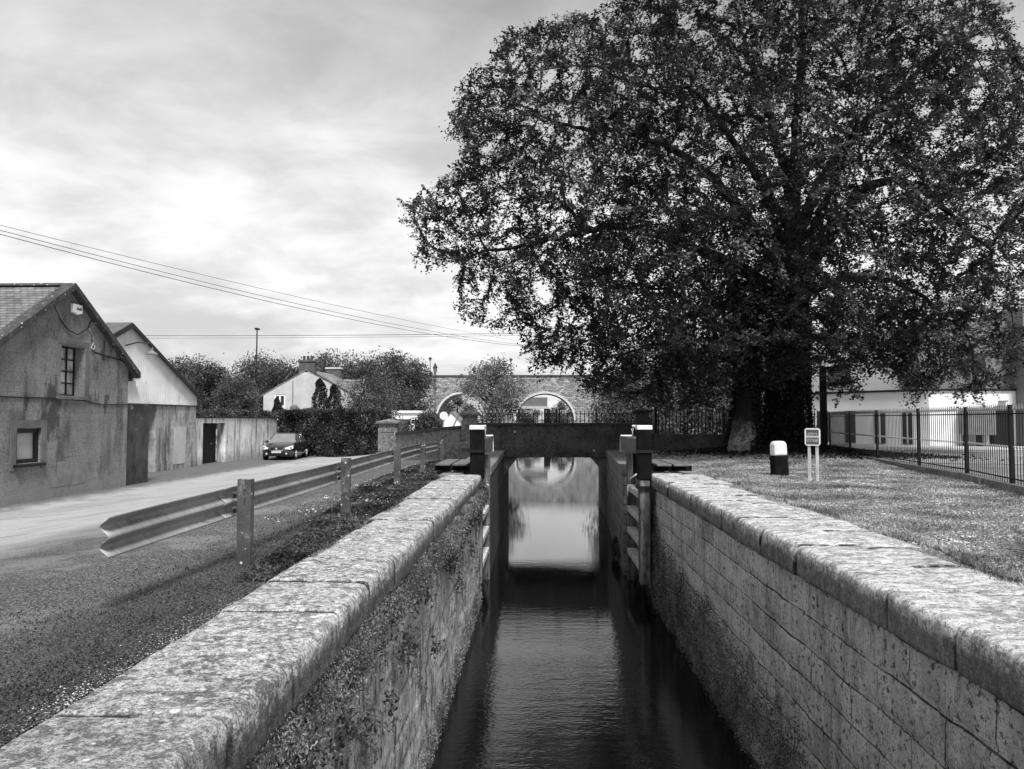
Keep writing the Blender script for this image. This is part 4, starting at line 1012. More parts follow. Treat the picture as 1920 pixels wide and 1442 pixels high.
# ------------------------------------------------------------------ building two: corrugated gable shed
b2 = empty('corrugated_shed', (-16.8, 31, -.95), 0, 'shed with pale corrugated gable over a stained block wall', 'building')
def r2(y): return 5.33-(5.33-2.5)/(37.5-30.96)*abs(y-30.96)
o = MB().box(-30, 24.6, -1.6, -16.8, 37.4, 2.03).build('wall', K['block'])
cut(o, [(-17.3, 29.3, -1.7, -16.5, 33.5, 1.98)]); P_(o, b2)
W(MB().box(-17.15, 29.3, -1.5, -17.1, 33.2, 1.98), 'door', K['dark'], b2)
W(MB().box(-16.83, 35.15, -.7, -16.785, 36.3, 1.02), 'board', K['housewall'], b2)
cg = MB(); yy = np.arange(24.45, 37.48, .038)
for i, y_ in enumerate(yy):
    xo = -16.79+.034*math.cos(i*math.pi/2); cg.v += [(xo, y_, 2.04), (xo, y_, max(2.05, r2(y_)-.06))]
n = len(yy); cg.f = [(2*i, 2*i+2, 2*i+3, 2*i+1) for i in range(n-1)]
W(cg, 'gable_sheeting', K['corr'], b2, smooth=True)
W(MB().prism([(24.6, 2.04), (37.3, 2.04), (37.3, r2(37.3)-.1), (30.96, 5.2), (24.6, r2(24.6)-.1)], 'x', -30, -16.86), 'gable_backing', K['corr'], b2)
for s in (-1, 1):
    ye = 30.96+s*6.75; p = [(30.96, 5.34), (ye, r2(ye)), (ye, r2(ye)-.06), (30.96, 5.28)]
    W(MB().prism(p, 'x', -30.2, -16.6), 'roof', K['corr_roof'], b2)
    p = [(30.96, 5.30), (ye, r2(ye)-.04), (ye, r2(ye)-.22), (30.96, 5.12)]
    W(MB().prism(p, 'x', -16.60, -16.56), 'barge_board', K['iron'], b2)
W(MB().tube([(-16.7, 30.6, 4.35), (-16.3, 30.8, 4.5), (-16.0, 31.2, 4.5), (-16.0, 31.4, 4.3)], .025, 6), 'lamp_arm', K['iron'], b2, smooth=True)
W(MB().lathe([(.04, 4.34), (.05, 4.22), (.24, 4.08), (.24, 4.05)], 12, (-16.0, 31.4, 0)), 'lamp_shade', K['metalbox'], b2)
W(MB().box(-16.78, 30.2, 3.02, -16.55, 31.5, 3.07), 'ledge', K['rib'], b2)
W(MB().box(-16.84, 24.6, 1.99, -16.74, 37.42, 2.035), 'drip_strip', K['iron'], b2)

# ------------------------------------------------------------------ yard wall with door
yw = empty('whitewashed_wall', (-16.9, 43, -.95), 0, 'peeling whitewashed yard wall with a black door beside the parked car', 'wall')
def wx(y): return -17.15+(y-37.5)*.055
o = MB().prism([(wx(37.5), 37.5), (wx(48.4), 48.4), (wx(48.4)-.45, 48.4), (wx(37.5)-.45, 37.5)], 'z', -1.5, 1.42).build('wall', K['whitewall'])
cut(o, [(-18.2, 38.85, -1.6, -16.5, 41.35, 1.17)]); P_(o, yw)
W(MB().prism([(wx(37.45)+.07, 37.45), (wx(48.5)+.07, 48.5), (wx(48.5)-.5, 48.5), (wx(37.45)-.5, 37.45)], 'z', 1.422, 1.56), 'coping', K['verge'], yw, bevel=.02)
d = MB()
for k in range(8): d.box(-17.50, 38.87+k*.308, -1.2, -17.45, 38.87+k*.308+.30, 1.16)
dd = W(d, 'door', K['dark'], yw)
o = MB().box(-17.45, 40.5, .05, -17.36, 40.75, .10).build('handle', K['metalbox']); o.parent = dd; 
rng = np.random.default_rng(9); n = 5000; yv = rng.uniform(38, 49, n)
iv = leaf_cloud('ivy', np.stack([np.array([wx(a) for a in yv])-.25+rng.normal(size=n)*.28, yv, 1.6+np.abs(rng.normal(size=n))*.10+.12*np.sin(yv*2.2)], 1)-np.array(yw.location), .13, K['hedge'], rng, yw, up=.3)

# ------------------------------------------------------------------ white house
ho = empty('white_house', (-18.2, 62, -1), 0, 'pale gabled house with two brick chimneys behind the hedge', 'house')
hx0, hx1, hxa, hza, hze, hy0, hy1 = -21.6, -14.6, -18.2, 5.25, 3.3, 60, 68.6
sR = (hza-hze)/(hx1-hxa); sL = (hza-hze)/(hxa-hx0)
o = MB().prism([(hx0, -1.6), (hx1, -1.6), (hx1, hze), (hxa+.45, hza-.2), (hxa-.45, hza-.2), (hx0, hze)], 'y', hy0, hy1).build('wall', K['housewall'])
cut(o, [(-20.75, 59.8, 1.3, -19.85, 60.2, 3.3)]); P_(o, ho)
W(MB().prism([(hxa, hza+.05), (hx1+.25, hze-.09), (hx1+.25, hze-.17), (hxa, hza-.06)], 'y', hy0-.03, hy1+.1), 'roof', K['slate_y'], ho)
W(MB().prism([(hxa, hza+.05), (hx0-.2, hze-.07), (hx0-.2, hze-.15), (hxa, hza-.06)], 'y', hy0-.03, hy1+.1), 'roof', K['slate_y'], ho)
W(MB().prism([(hxa+.1, hza+.06), (hx1+.27, hze-.06), (hx1+.27, hze-.10), (hxa+.1, hza+.02)], 'y', hy0-.06, hy0+.12), 'verge', K['verge'], ho)
wn = W(MB().box(-20.75, 60.12, 1.3, -19.85, 60.16, 3.3), 'window', K['glass'], ho)
f = MB().box(-20.75, 60.03, 1.3, -20.62, 60.11, 3.3).box(-19.98, 60.03, 1.3, -19.85, 60.11, 3.3).box(-20.36, 60.03, 2.45, -20.24, 60.11, 3.18).box(-20.62, 60.03, 3.18, -19.98, 60.11, 3.3).box(-20.62, 60.03, 2.25, -19.98, 60.11, 2.45).box(-20.62, 60.03, 1.3, -19.98, 60.11, 1.45)
o = f.build('frame', K['whitep']); o.parent = wn
W(MB().box(-20.85, 59.88, 1.2, -19.75, 60.1, 1.298), 'sill', K['whitep'], ho)
for yy, zt, nm in ((60.35, 6.02, 1), (68.2, 5.95, 2)):
    ch = W(MB().box(hxa-.62, yy-.3, hza-.35, hxa+.62, yy+.32, zt-.14), 'chimney', K['brickc'], ho)
    cp = MB().box(hxa-.70, yy-.38, zt-.138, hxa+.70, yy+.40, zt).build('chimney_cap', K['brickc'] if nm == 1 else K['vouss']); cp.parent = ch
    pt = MB()
    for k in (-.3, 0, .3): pt.lathe([(.11, zt), (.10, zt+.26), (.12, zt+.27), (.12, zt+.32)], 8, (hxa+k, yy, 0))
    cp = pt.build('chimney_pots', K['bridgecap']); cp.parent = ch
# wall dormer facing right
W(MB().prism([(62.0, 2.6), (63.6, 2.6), (63.6, 3.35), (62.8, 4.5), (62.0, 3.35)], 'x', -17, -14.5), 'dormer', K['housewall'], ho)
for s in (-1, 1):
    W(MB().prism([(62.8, 4.62), (62.8+s*.95, 3.22), (62.8+s*.95, 3.14), (62.8, 4.54)], 'x', -17.5, -14.32), 'dormer_roof', K['slate_y'], ho)
    W(MB().prism([(62.8, 4.66), (62.8+s*1.0, 3.20), (62.8+s*1.0, 3.02), (62.8, 4.46)], 'x', -14.318, -14.26), 'barge_board', K['whitep'], ho)
W(MB().box(-14.48, 62.4, 2.5, -14.45, 63.2, 3.5), 'window', K['glass'], ho)
W(MB().box(-14.40, 60, hze-.26, -14.3, 68.7, hze-.17), 'gutter', K['whitep'], ho)
W(MB().tube([(-19.25, 59.93, 4.4), (-19.25, 59.93, 1.5)], .02, 6), 'drain_pipe', K['iron'], ho)
W(MB().lathe([(.0, 0), (.20, .03), (.34, .09), (.35, .10), (.33, .10), (.0, .04)], 16, (0, 0, 0), 'y'), 'satellite_dish', K['metalbox'], ho)
dsh = [q for q in ho.children if q.name.startswith('satellite_dish')][0]; dsh.location = Vector((-19.05, 59.7, 2.15))-Vector(ho.location); dsh.rotation_euler = (.3, 0, .3)

# ------------------------------------------------------------------ parked car (hatchback, nose to the camera)
def car():
    t = empty('parked_car', (-14.85, 45.15, gz(-14.85, 45.15)+.01), math.radians(4), 'dark hatchback parked against the whitewashed wall and hedge', 'car')
    # body of loft sections along y (nose at -y). section: (y, [(x, z)...] half, sill to centre top)
    st = [(-2.14, [(.50, .30), (.60, .42), (.62, .56), (.58, .64), (.40, .67), (0, .68)]),
          (-2.02, [(.74, .24), (.80, .42), (.82, .58), (.76, .70), (.50, .75), (0, .77)]),
          (-1.70, [(.84, .22), (.89, .45), (.90, .64), (.84, .80), (.55, .87), (0, .89)]),
          (-1.00, [(.85, .20), (.91, .48), (.91, .72), (.86, .90), (.60, .99), (0, 1.01)]),
          (-.55, [(.86, .20), (.92, .48), (.92, .76), (.87, .95), (.70, .99), (0, 1.0)]),
          (.6, [(.86, .20), (.92, .48), (.92, .78), (.88, .96), (.70, .98), (0, .98)]),
          (1.5, [(.85, .22), (.91, .50), (.91, .80), (.86, .99), (.68, 1.0), (0, 1.0)]),
          (1.98, [(.76, .30), (.84, .50), (.85, .80), (.80, 1.0), (.62, 1.02), (0, 1.02)]),
          (2.14, [(.60, .34), (.72, .50), (.74, .80), (.70, .95), (.5, .97), (0, .97)])]
    mb = MB(); k = 11
    for y, half in st:
        ring = [(-x, y, z) for x, z in half]+[(x, y, z) for x, z in reversed(half[:-1])]; mb.v += ring
    for i in range(len(st)-1):
        for j in range(k-1): a = i*k+j; mb.f.append((a, a+1, a+k+1, a+k))
        mb.f.append((i*k+k-1, i*k, (i+1)*k, (i+1)*k+k-1))
    mb.f += [tuple(range(k-1, -1, -1)), tuple(range((len(st)-1)*k, len(st)*k))]
    bd = mb.build('body', K['carpaint'], t, smooth=True)
    cut(bd, [(.62, y-.36, .0, 1.1, y+.36, .68) for y in (-1.36, 1.28)]+[(-1.1, y-.36, .0, -.62, y+.36, .68) for y in (-1.36, 1.28)])
    # greenhouse
    zb, zt = .96, 1.46
    B = [(-.80, -1.05), (.80, -1.05), (.86, .2), (.80, 1.75), (-.80, 1.75), (-.86, .2)]; T = [(-.58, -.25), (.58, -.25), (.62, .3), (.56, 1.25), (-.56, 1.25), (-.62, .3)]
    g = MB(); g.add([(x, y, zb) for x, y in B]+[(x, y, zt) for x, y in T], [(0, 1, 7, 6), (1, 2, 8, 7), (2, 3, 9, 8), (3, 4, 10, 9), (4, 5, 11, 10), (5, 0, 6, 11)])
    g.build('window', K['carglass'], t)
    r = MB(); r.add([(x*1.02, y, zt-.02) for x, y in T]+[(x*.85, y*.9+.04, zt+.05) for x, y in T], [(0, 1, 7, 6), (1, 2, 8, 7), (2, 3, 9, 8), (3, 4, 10, 9), (4, 5, 11, 10), (5, 0, 6, 11), (6, 7, 8, 9, 10, 11)])
    r.build('roof', K['carpaint'], t, smooth=False, bevel=.03)
    pl = MB()
    for i, (a, c) in enumerate(zip(B, T)):
        w_ = .035; MB().tube([(a[0]*1.005, a[1], zb-.02), (c[0]*1.01, c[1], zt+.0)], [w_, w_*.8], 6).build('window_pillar', K['carpaint'], t, smooth=True)
    for s in (-1, 1): MB().tube([(s*.845, .95, zb-.02), (s*.60, .85, zt)], [.04, .03], 6).build('window_pillar', K['carpaint'], t, smooth=True)
    for s in (-1, 1):
        for y in (-1.36, 1.28):
            w_ = MB().lathe([(.18, -.10), (.31, -.10), (.325, -.06), (.325, .06), (.31, .10), (.20, .10), (.20, .08), (.0, .07)], 24, (0, 0, 0), 'x').build('wheel', K['tyre'], t, smooth=False)
            w_.location = (s*.80, y, .325); w_.rotation_euler = (0, 0, 0 if s > 0 else math.pi)
            rm = MB()
            for q in range(5):
                a = q*2*math.pi/5; rm.tube([(.108, 0, 0), (.105, .18*math.cos(a), .18*math.sin(a))], [.04, .032], 6)
            rm.lathe([(.205, .085), (.205, .105), (.185, .105), (.185, .085)], 20, (0, 0, 0), 'x').lathe([(.05, .08), (.05, .125), (.02, .13)], 10, (0, 0, 0), 'x')
            rm.build('rim', K['alloy'], w_)
        MB().add([(s*.45, -2.085, .60), (s*.72, -2.03, .58), (s*.84, -1.78, .64), (s*.80, -1.66, .80), (s*.60, -1.95, .73), (s*.45, -2.06, .68),
                  (s*.45, -2.0, .60), (s*.70, -1.95, .58), (s*.80, -1.74, .64), (s*.76, -1.62, .80), (s*.58, -1.88, .73), (s*.45, -1.98, .68)],
                 [(0, 1, 2, 3, 4, 5), (11, 10, 9, 8, 7, 6)]+[(i, i+6, (i+1) % 6+6, (i+1) % 6) for i in range(6)]).build('headlight', K['lens'], t).location = (s*.025, -.075, .03)
        MB().lathe([(.02, -.12), (.09, -.05), (.09, .03), (.03, .08)], 8, (s*.98, -.62, 1.02), 'y').build('mirror', K['carpaint'], t, smooth=True)
        MB().lathe([(.05, -2.16), (.05, -2.10)], 10, (s*.55, 0, .38), 'y').build('fog_light', K['lens'], t)
    MB().prism([(-.42, .68), (-.32, .57), (.32, .57), (.42, .68)], 'y', -2.165, -2.12).build('grille', K['tyre'], t)
    MB().tube([(-.44, -2.165, .69), (-.33, -2.185, .565), (.33, -2.185, .565), (.44, -2.165, .69)], .022, 6).build('grille_trim', K['chrome'], t, smooth=True)
    MB().lathe([(.055, -2.195), (.055, -2.17)], 12, (0, 0, .655), 'y').build('badge', K['chrome'], t)
    p = MB().box(-.26, -2.20, .42, .26, -2.165, .53).build('number_plate', K['whitep'], t)
    tx = MB()
    for q, w_ in ((-.20, .05), (-.13, .04), (-.05, .05), (.03, .04), (.09, .05), (.16, .05)): tx.box(q, -2.204, .445, q+w_*.6, -2.201, .505)
    o = tx.build('lettering', K['signface']); o.parent = p
    MB().box(-.55, -2.15, .27, .55, -2.10, .36).build('lower_grille', K['tyre'], t)
    for s in (-1, 1): MB().box(s*.90-.008, -.55, .86, s*.90+.03, -.545, .865).build('door_seam', K['tyre'], t)
    for y in (.0, .95): MB().box(.915, y, .80, .935, y+.18, .83).build('door_handle', K['carpaint'], t)
    MB().box(-.35, -1.0, .17, .35, 1.0, .25).build('underbody', K['tyre'], t)
car()

# ------------------------------------------------------------------ things further back on the left
gb = empty('low_white_building', (-15, 80, -1.2), 0, 'low flat white building with dark opening behind the road pillar', 'building')
W(MB().box(-18.5, 80, -1.5, -12.2, 85, 2.0), 'wall', K['whiterender'], gb)
W(MB().box(-18.7, 79.8, 2.002, -12.0, 85.2, 2.24), 'roof', K['whiterender'], gb)
W(MB().box(-14.7, 79.94, -1.4, -13.4, 79.995, 1.35), 'door', K['bridgewall'], gb)
W(MB().box(-16.7, 79.94, .5, -15.9, 79.995, 1.35), 'window', K['glass'], gb)
W(MB().box(-15.05, 79.7, -1.2, -14.97, 79.78, 2.0), 'post', K['metalbox'], gb)
gh = empty('small_white_house', (-13.5, 120, -1.2), 0, 'small white gabled house glimpsed beside the left bridge arch', 'house')
W(MB().prism([(-14.9, -1.5), (-12.2, -1.5), (-12.2, 1.0), (-13.55, 2.4), (-14.9, 1.0)], 'y', 120, 126), 'wall', K['whiterender'], gh)
for s in (-1, 1): W(MB().prism([(-13.55, 2.55), (-13.55+s*1.6, .9), (-13.55+s*1.6, .8), (-13.55, 2.42)], 'y', 119.8, 126.2), 'roof', K['slate_y'], gh)
rs_ = empty('round_road_sign', (-5.9, 48, -.8), 0, 'small round white road sign on a post behind the parapet wall', 'road sign')
W(MB().lathe([(.26, 47.96), (.26, 47.99)], 20, (-5.9, 0, 1.58), 'y'), 'sign_face', K['whitep'], rs_)
W(MB().tube([(-5.9, 48.02, -1.2), (-5.9, 48.02, 1.8)], .03, 6), 'post', K['rib'], rs_)
st_ = empty('stay_pole', (-6.5, 52, -1), 0, 'slanting pale strut rising toward the lone tree behind the parapet', 'pole')
W(MB().tube([(-5.8, 52, .8), (-4.9, 52, 2.6), (-4.3, 52, 3.4)], .05, 6), 'strut', K['metalbox'], st_)

# ------------------------------------------------------------------ far arched bridge, lamps, footbridge
fb = empty('arched_stone_bridge', (-5, 163, -1), 0, 'far rubble stone road bridge with pale ringed arches', 'bridge')
ARC = [(-16.6, 4.9, 1.0, 5.6), (1.35, 6.1, 1.0, 5.7), (19.5, 6.1, 1.0, 5.7)]
def under(x):
    for c, hw, zs, h in ARC:
        if abs(x-c) < hw: return zs+h*math.sqrt(max(0, 1-((x-c)/hw)**2))
    return -6
xs_ = sorted(set(list(np.linspace(-26.2, 60, 90))+[c+hw*math.sin(a) for c, hw, _, _ in ARC for a in np.linspace(-math.pi/2, math.pi/2, 29)]+[c+s*(hw+.001) for c, hw, _, _ in ARC for s in (-1, 1)]))
m_ = MB()
for a, b_ in zip(xs_[:-1], xs_[1:]):
    mid = (a+b_)/2; ua, ub = under(a), under(b_)
    if under(mid) <= -6: ua = ub = -6
    else: ua = max(ua, 1.0); ub = max(ub, 1.0)
    if b_-a < 1e-6: continue
    vs = [(a, 163, ua), (b_, 163, ub), (b_, 163, 10.25), (a, 163, 10.25), (a, 172, ua), (b_, 172, ub), (b_, 172, 10.25), (a, 172, 10.25)]
    m_.add(vs, [(0, 1, 2, 3), (5, 4, 7, 6), (0, 4, 5, 1), (3, 2, 6, 7)])
for c, hw, zs, h in ARC:
    for s in (-1, 1): m_.add([(c+s*hw, 163, -6), (c+s*hw, 172, -6), (c+s*hw, 172, 1.0), (c+s*hw, 163, 1.0)], [(0, 1, 2, 3)])
W(m_, 'spandrel_wall', K['farstone'], fb)
W(MB().box(-26.4, 162.85, 10.252, 60.2, 163.5, 10.62), 'parapet_coping', K['bridgecap'], fb)
W(MB().box(-26.5, 162.7, -2, -25.7, 163.2, 10.24), 'pilaster', K['farstone'], fb)
W(MB().box(-34, 164, -2, -26.55, 171, 10.55), 'end_wall', K['metalbox'], fb)
for c, hw, zs, h in ARC:
    r = MB(); aa = np.linspace(-math.pi/2, math.pi/2, 25)
    q = [(c+hw*math.sin(a), zs+h*math.cos(a)) for a in aa]; q2 = [(c+(hw+.42)*math.sin(a), zs+(h+.40)*math.cos(a)) for a in aa]
    for i in range(24):
        vs = [(q[i][0], 162.9, q[i][1]), (q[i+1][0], 162.9, q[i+1][1]), (q2[i+1][0], 162.9, q2[i+1][1]), (q2[i][0], 162.9, q2[i][1])]
        vs += [(x, 162.998, z) for x, y, z in vs]; r.add(vs, [(0, 1, 2, 3), (7, 6, 5, 4), (0, 4, 5, 1), (2, 6, 7, 3)])
    W(r, 'arch_ring', K['vouss'], fb)
def lantern(x, y, z0, h, s, lab, name='street_lamp', group=None):
    t = empty(name, (x, y, z0), 0, lab, 'street lamp', group)
    MB().lathe([(.14*s, -.1), (.12*s, h*.18), (.06*s, h*.2), (.045*s, h*.8), (.09*s, h*.82)], 8).build('post', K['iron'], t)
    MB().lathe([(.10*s, h*.82), (.24*s, h*.92), (.26*s, h*.93)], 6).build('lamp_glass', K['metalbox'], t)
    MB().lathe([(.30*s, h*.931), (.12*s, h*.975), (.03*s, h)], 6).build('lamp_cap', K['iron'], t)
lantern(-23.2, 164.5, 10.3, 4.3, 1.5, 'taller left lantern lamp on the far bridge parapet', group='lanterns on the far bridge')
lantern(-5.9, 164.5, 10.3, 4.0, 1.5, 'lantern lamp rising above the lone tree crown on the far bridge', group='lanterns on the far bridge')
lantern(-15.2, 113, -1.2, 10.8, 1.25, 'very tall thin lamp post standing before the far bridge wall')
pp = px(482, 617, 110)
t = empty('lamp_pole', (pp[0], 110, -1.2), 0, 'lone tall pole rising above the trees left of the house', 'lamp pole')
MB().tube([(0, 0, 0), (0, 0, pp[2]+1.2)], [.16, .09], 8).build('post', K['iron'], t); MB().box(-.1, -.7, pp[2]+1.05, .35, .2, pp[2]+1.3).build('lamp_head', K['iron'], t)
ft = empty('footbridge', (1, 178, 0), 0, 'pale beam footbridge on a dark pier seen through the right arch', 'bridge')
W(MB().box(-7, 178, 3.7, 2.3, 180, 4.25), 'beam', K['vouss'], ft); W(MB().box(-7, 178.2, 4.252, 2.0, 178.4, 6.3), 'panel', K['metalbox'], ft); W(MB().box(1.2, 178, -4, 2.6, 180, 3.69), 'pier', K['iron'], ft)

# ------------------------------------------------------------------ white building on the right
wb = empty('white_building', (19, 42, 0), 0, 'modern white building with grey upper storey behind the railing fence', 'building')
A0, A1 = Vector((15.4, 49.0, 0)), Vector((20.6, 41.6, 0)); A2 = Vector((25.1, 41.6, 0))
def slab(p, q, z0, z1, t, name, m, off=0, t2=None, par=wb):
    d = (q-p).normalized(); n_ = Vector((d.y, -d.x, 0))
    a = p+n_*off; b_ = q+n_*off
    mb = MB().prism([(a.x, a.y), (b_.x, b_.y), (b_.x-n_.x*t, b_.y-n_.y*t), (a.x-n_.x*t, a.y-n_.y*t)], 'z', z0, z1); return W(mb, name, m, par)
W(MB().prism([(A0.x, A0.y), (A1.x, A1.y), (A2.x, A2.y), (26, 56), (16, 56)], 'z', -.5, 2.86), 'wall', K['whiterender'], wb)
W(MB().prism([(A0.x-.1, A0.y-.1), (A1.x-.08, A1.y-.1), (A2.x, A2.y-.1), (26, 56), (16, 56)], 'z', 2.862, 2.98), 'ledge', K['iron'], wb)
W(MB().prism([(16.4, 49.4), (19.8, 43.6), (21.5, 43.6), (21.5, 56), (16.4, 56)], 'z', 2.982, 5.6), 'upper_wall', K['whiterender'], wb)
W(MB().prism([(20.3, 42.0), (25.1, 42.0), (25.1, 55), (20.3, 55)], 'z', 2.983, 6.6), 'grey_storey', K['greypanel'], wb)
W(MB().box(25.1, 40.8, -.5, 32, 55, 7.2), 'grey_wing', K['greypanel'], wb)
for s0, s1 in ((.10, .13), (.26, .34), (.46, .53), (.66, .73), (.84, .90)):
    p, q = A0.lerp(A1, s0), A0.lerp(A1, s1)
    slab(p, q, .02, 1.85, .1, 'window', K['glass'], .03); slab(p+(q-p)*.45, p+(q-p)*.55, .05, 1.80, .05, 'mullion', K['whitep'], .05)
slab(Vector((21.0, 41.6, 0)), Vector((21.9, 41.6, 0)), 1.85, 1.86, .1, 'trim', K['iron'], .02)
W(MB().box(24.0, 41.53, .0, 24.85, 41.58, 2.05), 'door', K['dark'], wb); W(MB().box(24.85, 41.5, .0, 24.95, 41.585, 2.1), 'door_frame', K['whitep'], wb)
W(MB().box(24.2, 41.4, 2.28, 24.6, 41.59, 2.35), 'wall_light', K['metalbox'], wb)
for x0, x1, z0, z1 in ((22.0, 22.6, 4.0, 4.9), (23.1, 23.8, 4.0, 4.9)): W(MB().box(x0, 41.95, z0, x1, 41.995, z1), 'window', K['glass'], wb)
slab(Vector((17.5, 47.4, 0)), Vector((18.3, 46.05, 0)), 3.4, 4.5, .1, 'window', K['glass'], .03)
mbx = empty('metal_cabinet', (22.9, 41.2, 0), 0, 'grey metal cabinet on legs against the white building beside its door', 'cabinet')
W(MB().box(22.1, 40.9, .55, 23.7, 41.5, 1.95), 'body', K['metalbox'], mbx, bevel=.03)
for xx in (22.2, 22.9, 23.55): W(MB().box(xx, 40.95, -.05, xx+.08, 41.4, .548), 'leg', K['iron'], mbx)
dp = empty('dark_post', (11.4, 31.5, 0), 0, 'dark square post standing between the ivy clad trunk and the fence', 'post')
W(MB().box(11.32, 31.4, -.2, 11.55, 31.6, 3.4), 'shaft', K['bark'], dp, bevel=.01)

# ------------------------------------------------------------------ overhead wires
def wire(p, q, sag, label, r=.012, group='overhead wires'):
    p, q = Vector(p), Vector(q); pts = []
    for i in range(41): t_ = i/40; v = p.lerp(q, t_); v.z -= 4*sag*t_*(1-t_); pts.append(v)
    tag(MB().tube(pts, r, 5).build('overhead_wire', K['wire'], smooth=True), label, 'wire', group)
wire(px(-380, 335, 26), px(1010, 652, 80), 1.0, 'lowest of the slanting wires crossing the sky at left', .016)
wire(px(-380, 329, 26), px(1010, 650, 80), .85, 'middle one of the slanting wires crossing the sky', .014)
wire(px(-380, 325, 26), px(1010, 645, 80), .55, 'topmost of the slanting wires crossing the sky', .011)
wire(px(120, 629, 70), px(1040, 624, 72), .12, 'upper of the two level wires above the tree line', .022)
wire(px(120, 634, 70), px(1040, 628, 72), .10, 'lower of the two level wires above the tree line', .014)

# ------------------------------------------------------------------ small growth and litter
rng = np.random.default_rng(123)
def gzv(x, y): return np.array([gz(a, b_) for a, b_ in zip(x, y)])
def strip(name, n, xf, ylo, yhi, size, m, label, cat, up=.6, zo=.01, pw=1.6, **k):
    u = rng.uniform(0, 1, n); y = ylo+(yhi-ylo)*u**pw; x = xf(y, n); z = gzv(x, y)+zo
    return tag(leaf_cloud(name, np.stack([x, y, z], 1), size*(1+.02*y), m, rng, None, up=up, **k), label, cat, kind='stuff')
strip('leaf_litter', 80000, lambda y, n: 4.15+np.abs(rng.normal(size=n))*.4+rng.uniform(0, 1, n)*(5.6+.12*(y-12).clip(0)), 4.5, 31, .032, K['litter'], 'fallen leaves scattered over the grass on the right', 'leaf litter', .75, .022)
strip('grass', 90000, lambda y, n: 4.0+rng.uniform(0, 1, n)*(6.0+.12*(y-12).clip(0)), 4, 30, .045, K['grass'], 'short grass on the right bank', 'grass', -.2, .015, aspect=.18, droop=-2)
strip('grass_tufts', 9000, lambda y, n: 4.28+np.abs(rng.normal(size=n))*.10+.10*np.sin(y*2.3), 4, 20, .08, K['grass'], 'longer grass tufts growing over the edge of the right coping', 'grass', -.5, .03, aspect=.12, droop=-4)
strip('gravel', 9000, lambda y, n: -2.40-np.abs(rng.normal(size=n))*.12, 2.2, 20, .013, K['litter'], 'grit and leaf crumbs along the left coping edge', 'gravel', .7, .02)
strip('weeds', 22000, lambda y, n: -2.5-rng.uniform(0, 1, n)**1.5*np.clip((y-5)*.12, .2, 1.5), 7, 34, .045, K['hedge'], 'low weeds and dead leaves between the guard rail and the coping', 'weeds', .1, .03, pw=1.0)
strip('verge_litter', 3500, lambda y, n: -2.5-rng.uniform(0, 1, n)*1.6, 11, 34, .034, K['litter'], 'pale leaves scattered on the verge near the wing wall', 'leaf litter', .6, .03, pw=1.0)
strip('moss', 30000, lambda y, n: -2.45-np.abs(rng.normal(size=n))*.7, 2.5, 16, .016, K['hedge'], 'moss crumbs on the road edge', 'moss', .5, .02)
# moss and hanging plants on the left wall under the coping
def wall_growth(name, n, xf, sgn, ylo, yhi, zhi, zlo, size, label, mask, m='moss', pw=1.4, thick=.12, droop=1.2):
    u = rng.uniform(0, 1, n*3); y = ylo+(yhi-ylo)*u**pw; z = rng.uniform(zlo, zhi, n*3)
    w_ = np.array([mask(a, b_) for a, b_ in zip(y, z)]); kp = rng.uniform(0, 1, n*3) < w_
    y, z, w_ = y[kp][:n], z[kp][:n], w_[kp][:n]
    x = xf+sgn*(np.abs(rng.normal(size=len(y)))*thick*w_+.01)
    return tag(leaf_cloud(name, np.stack([x, y, z], 1), size*(.8+.05*y), K[m], rng, None, up=.15, droop=droop, aspect=.34), label, 'moss' if m == 'moss' else 'plants', kind='stuff')
def m1(y, z):
    edge = -.72-.35*mnoise.noise(Vector((y*.9, 0, 2)))-.25*mnoise.noise(Vector((y*3, 1, 2)))
    return max(0, min(1, (z-edge)/.25))*.9+(.5 if mnoise.noise(Vector((y*1.6, z*1.1, 7))) > .28 else 0)*max(0, 1+(z+.3)/2.2)
wall_growth('wall_moss', 110000, -1.50, 1, 1.6, 19.4, -.27, -2.6, .024, 'shaggy moss and weeds hanging below the left coping', m1)
def m2(y, z): return max(0, min(1, (-2.15+.5*mnoise.noise(Vector((y*.7, 0, 5)))+.07*(y-6)-z)/.7))*(.35+.65*(mnoise.noise(Vector((y*2.2, z*2.2, 1))) > -.1))
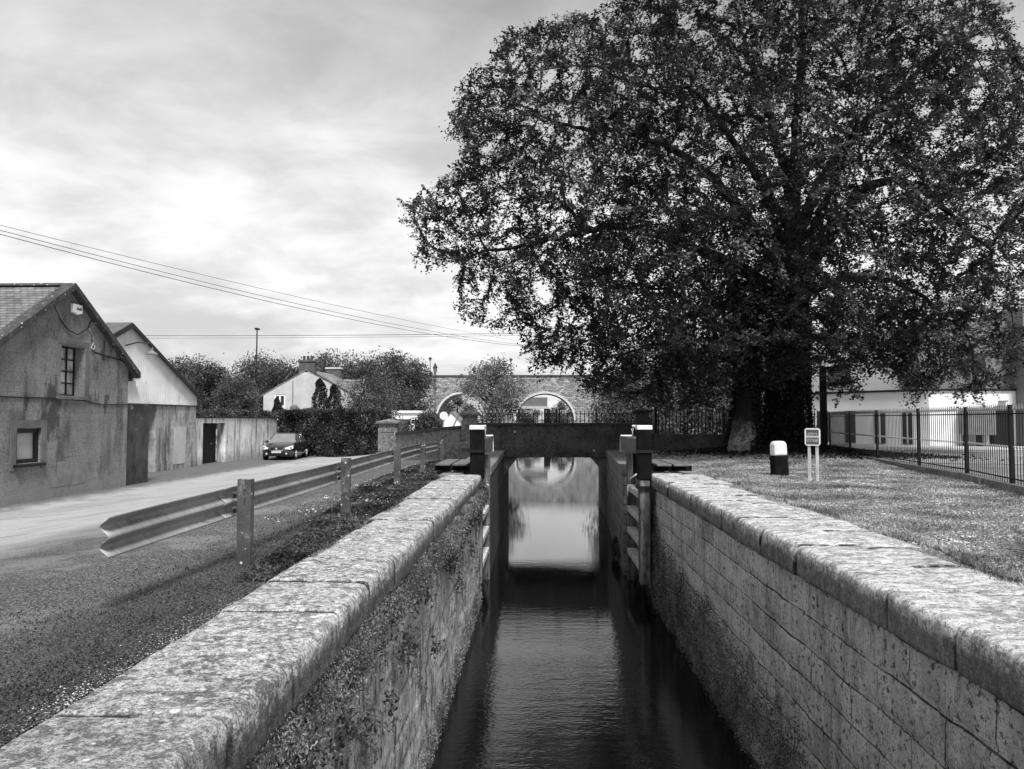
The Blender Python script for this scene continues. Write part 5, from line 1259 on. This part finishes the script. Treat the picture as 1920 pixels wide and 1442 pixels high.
wall_growth('waterline_growth', 30000, 2.90, -1, 5, 19.8, -.8, -3.22, .034, 'leafy growth on the right lock wall just above the water', m2, thick=.05)
def m3(y, z): return max(0, min(1, (-2.6+.3*mnoise.noise(Vector((y*.7, 0, 9)))-z)/.4))*.8
wall_growth('waterline_growth', 12000, -1.47, 1, 5, 19.4, -2.0, -3.22, .028, 'dark growth along the foot of the left lock wall', m3, thick=.03)
fp = []
for k in range(70):
    y_ = 1.8+17*rng.uniform()**1.5; z_ = -.42-abs(rng.normal())*.55; n_ = 70
    fp.append(np.stack([-1.46+np.abs(rng.normal(size=n_))*.07, y_+rng.normal(size=n_)*.10, z_+rng.normal(size=n_)*.09], 1))
fp = np.concatenate(fp)
tag(leaf_cloud('wall_ferns', fp, .045+.002*fp[:, 1], K['hedge'], rng, None, up=.3, aspect=.45, droop=.8), 'leafy fern clumps rooted in the left lock wall', 'plants', kind='stuff')
# tufts where the left gate meets the wall, and at the foot of the right tail wall
q = sample_ellipsoid(rng, (-1.45, 19.0, -.45), (.22, .7, .38), 2600, .3)
tag(leaf_cloud('wall_plants', q, .07, K['hedge'], rng, None, up=.1, aspect=.35), 'leafy tuft of weeds growing at the left gate post', 'plants', kind='stuff')
q = sample_ellipsoid(rng, (2.75, 25.6, -2.9), (.35, 1.6, .45), 2600, .3)
tag(leaf_cloud('wall_plants', q, .10, K['hedge'], rng, None, up=.1, aspect=.4), 'water plants at the foot of the wall beyond the right gate', 'plants', kind='stuff')
# mound growth under the beech, and ivy on the fence foot
n = 14000; a = rng.uniform(0, 2*math.pi, n); rr = np.abs(rng.normal(size=n))*1.6+.6; x = 9.8+rr*np.cos(a)*1.3; y = 29.6+rr*np.sin(a)*.9
tag(leaf_cloud('ground_ivy', np.stack([x, y, gzv(x, y)+rng.uniform(0, .28, n)*np.exp(-rr*.4)], 1), .12, K['ivy'], rng, None, up=.4), 'dark ivy covering the mound around the beech trunks', 'ground ivy', kind='stuff')
print('objects', len(bpy.data.objects))
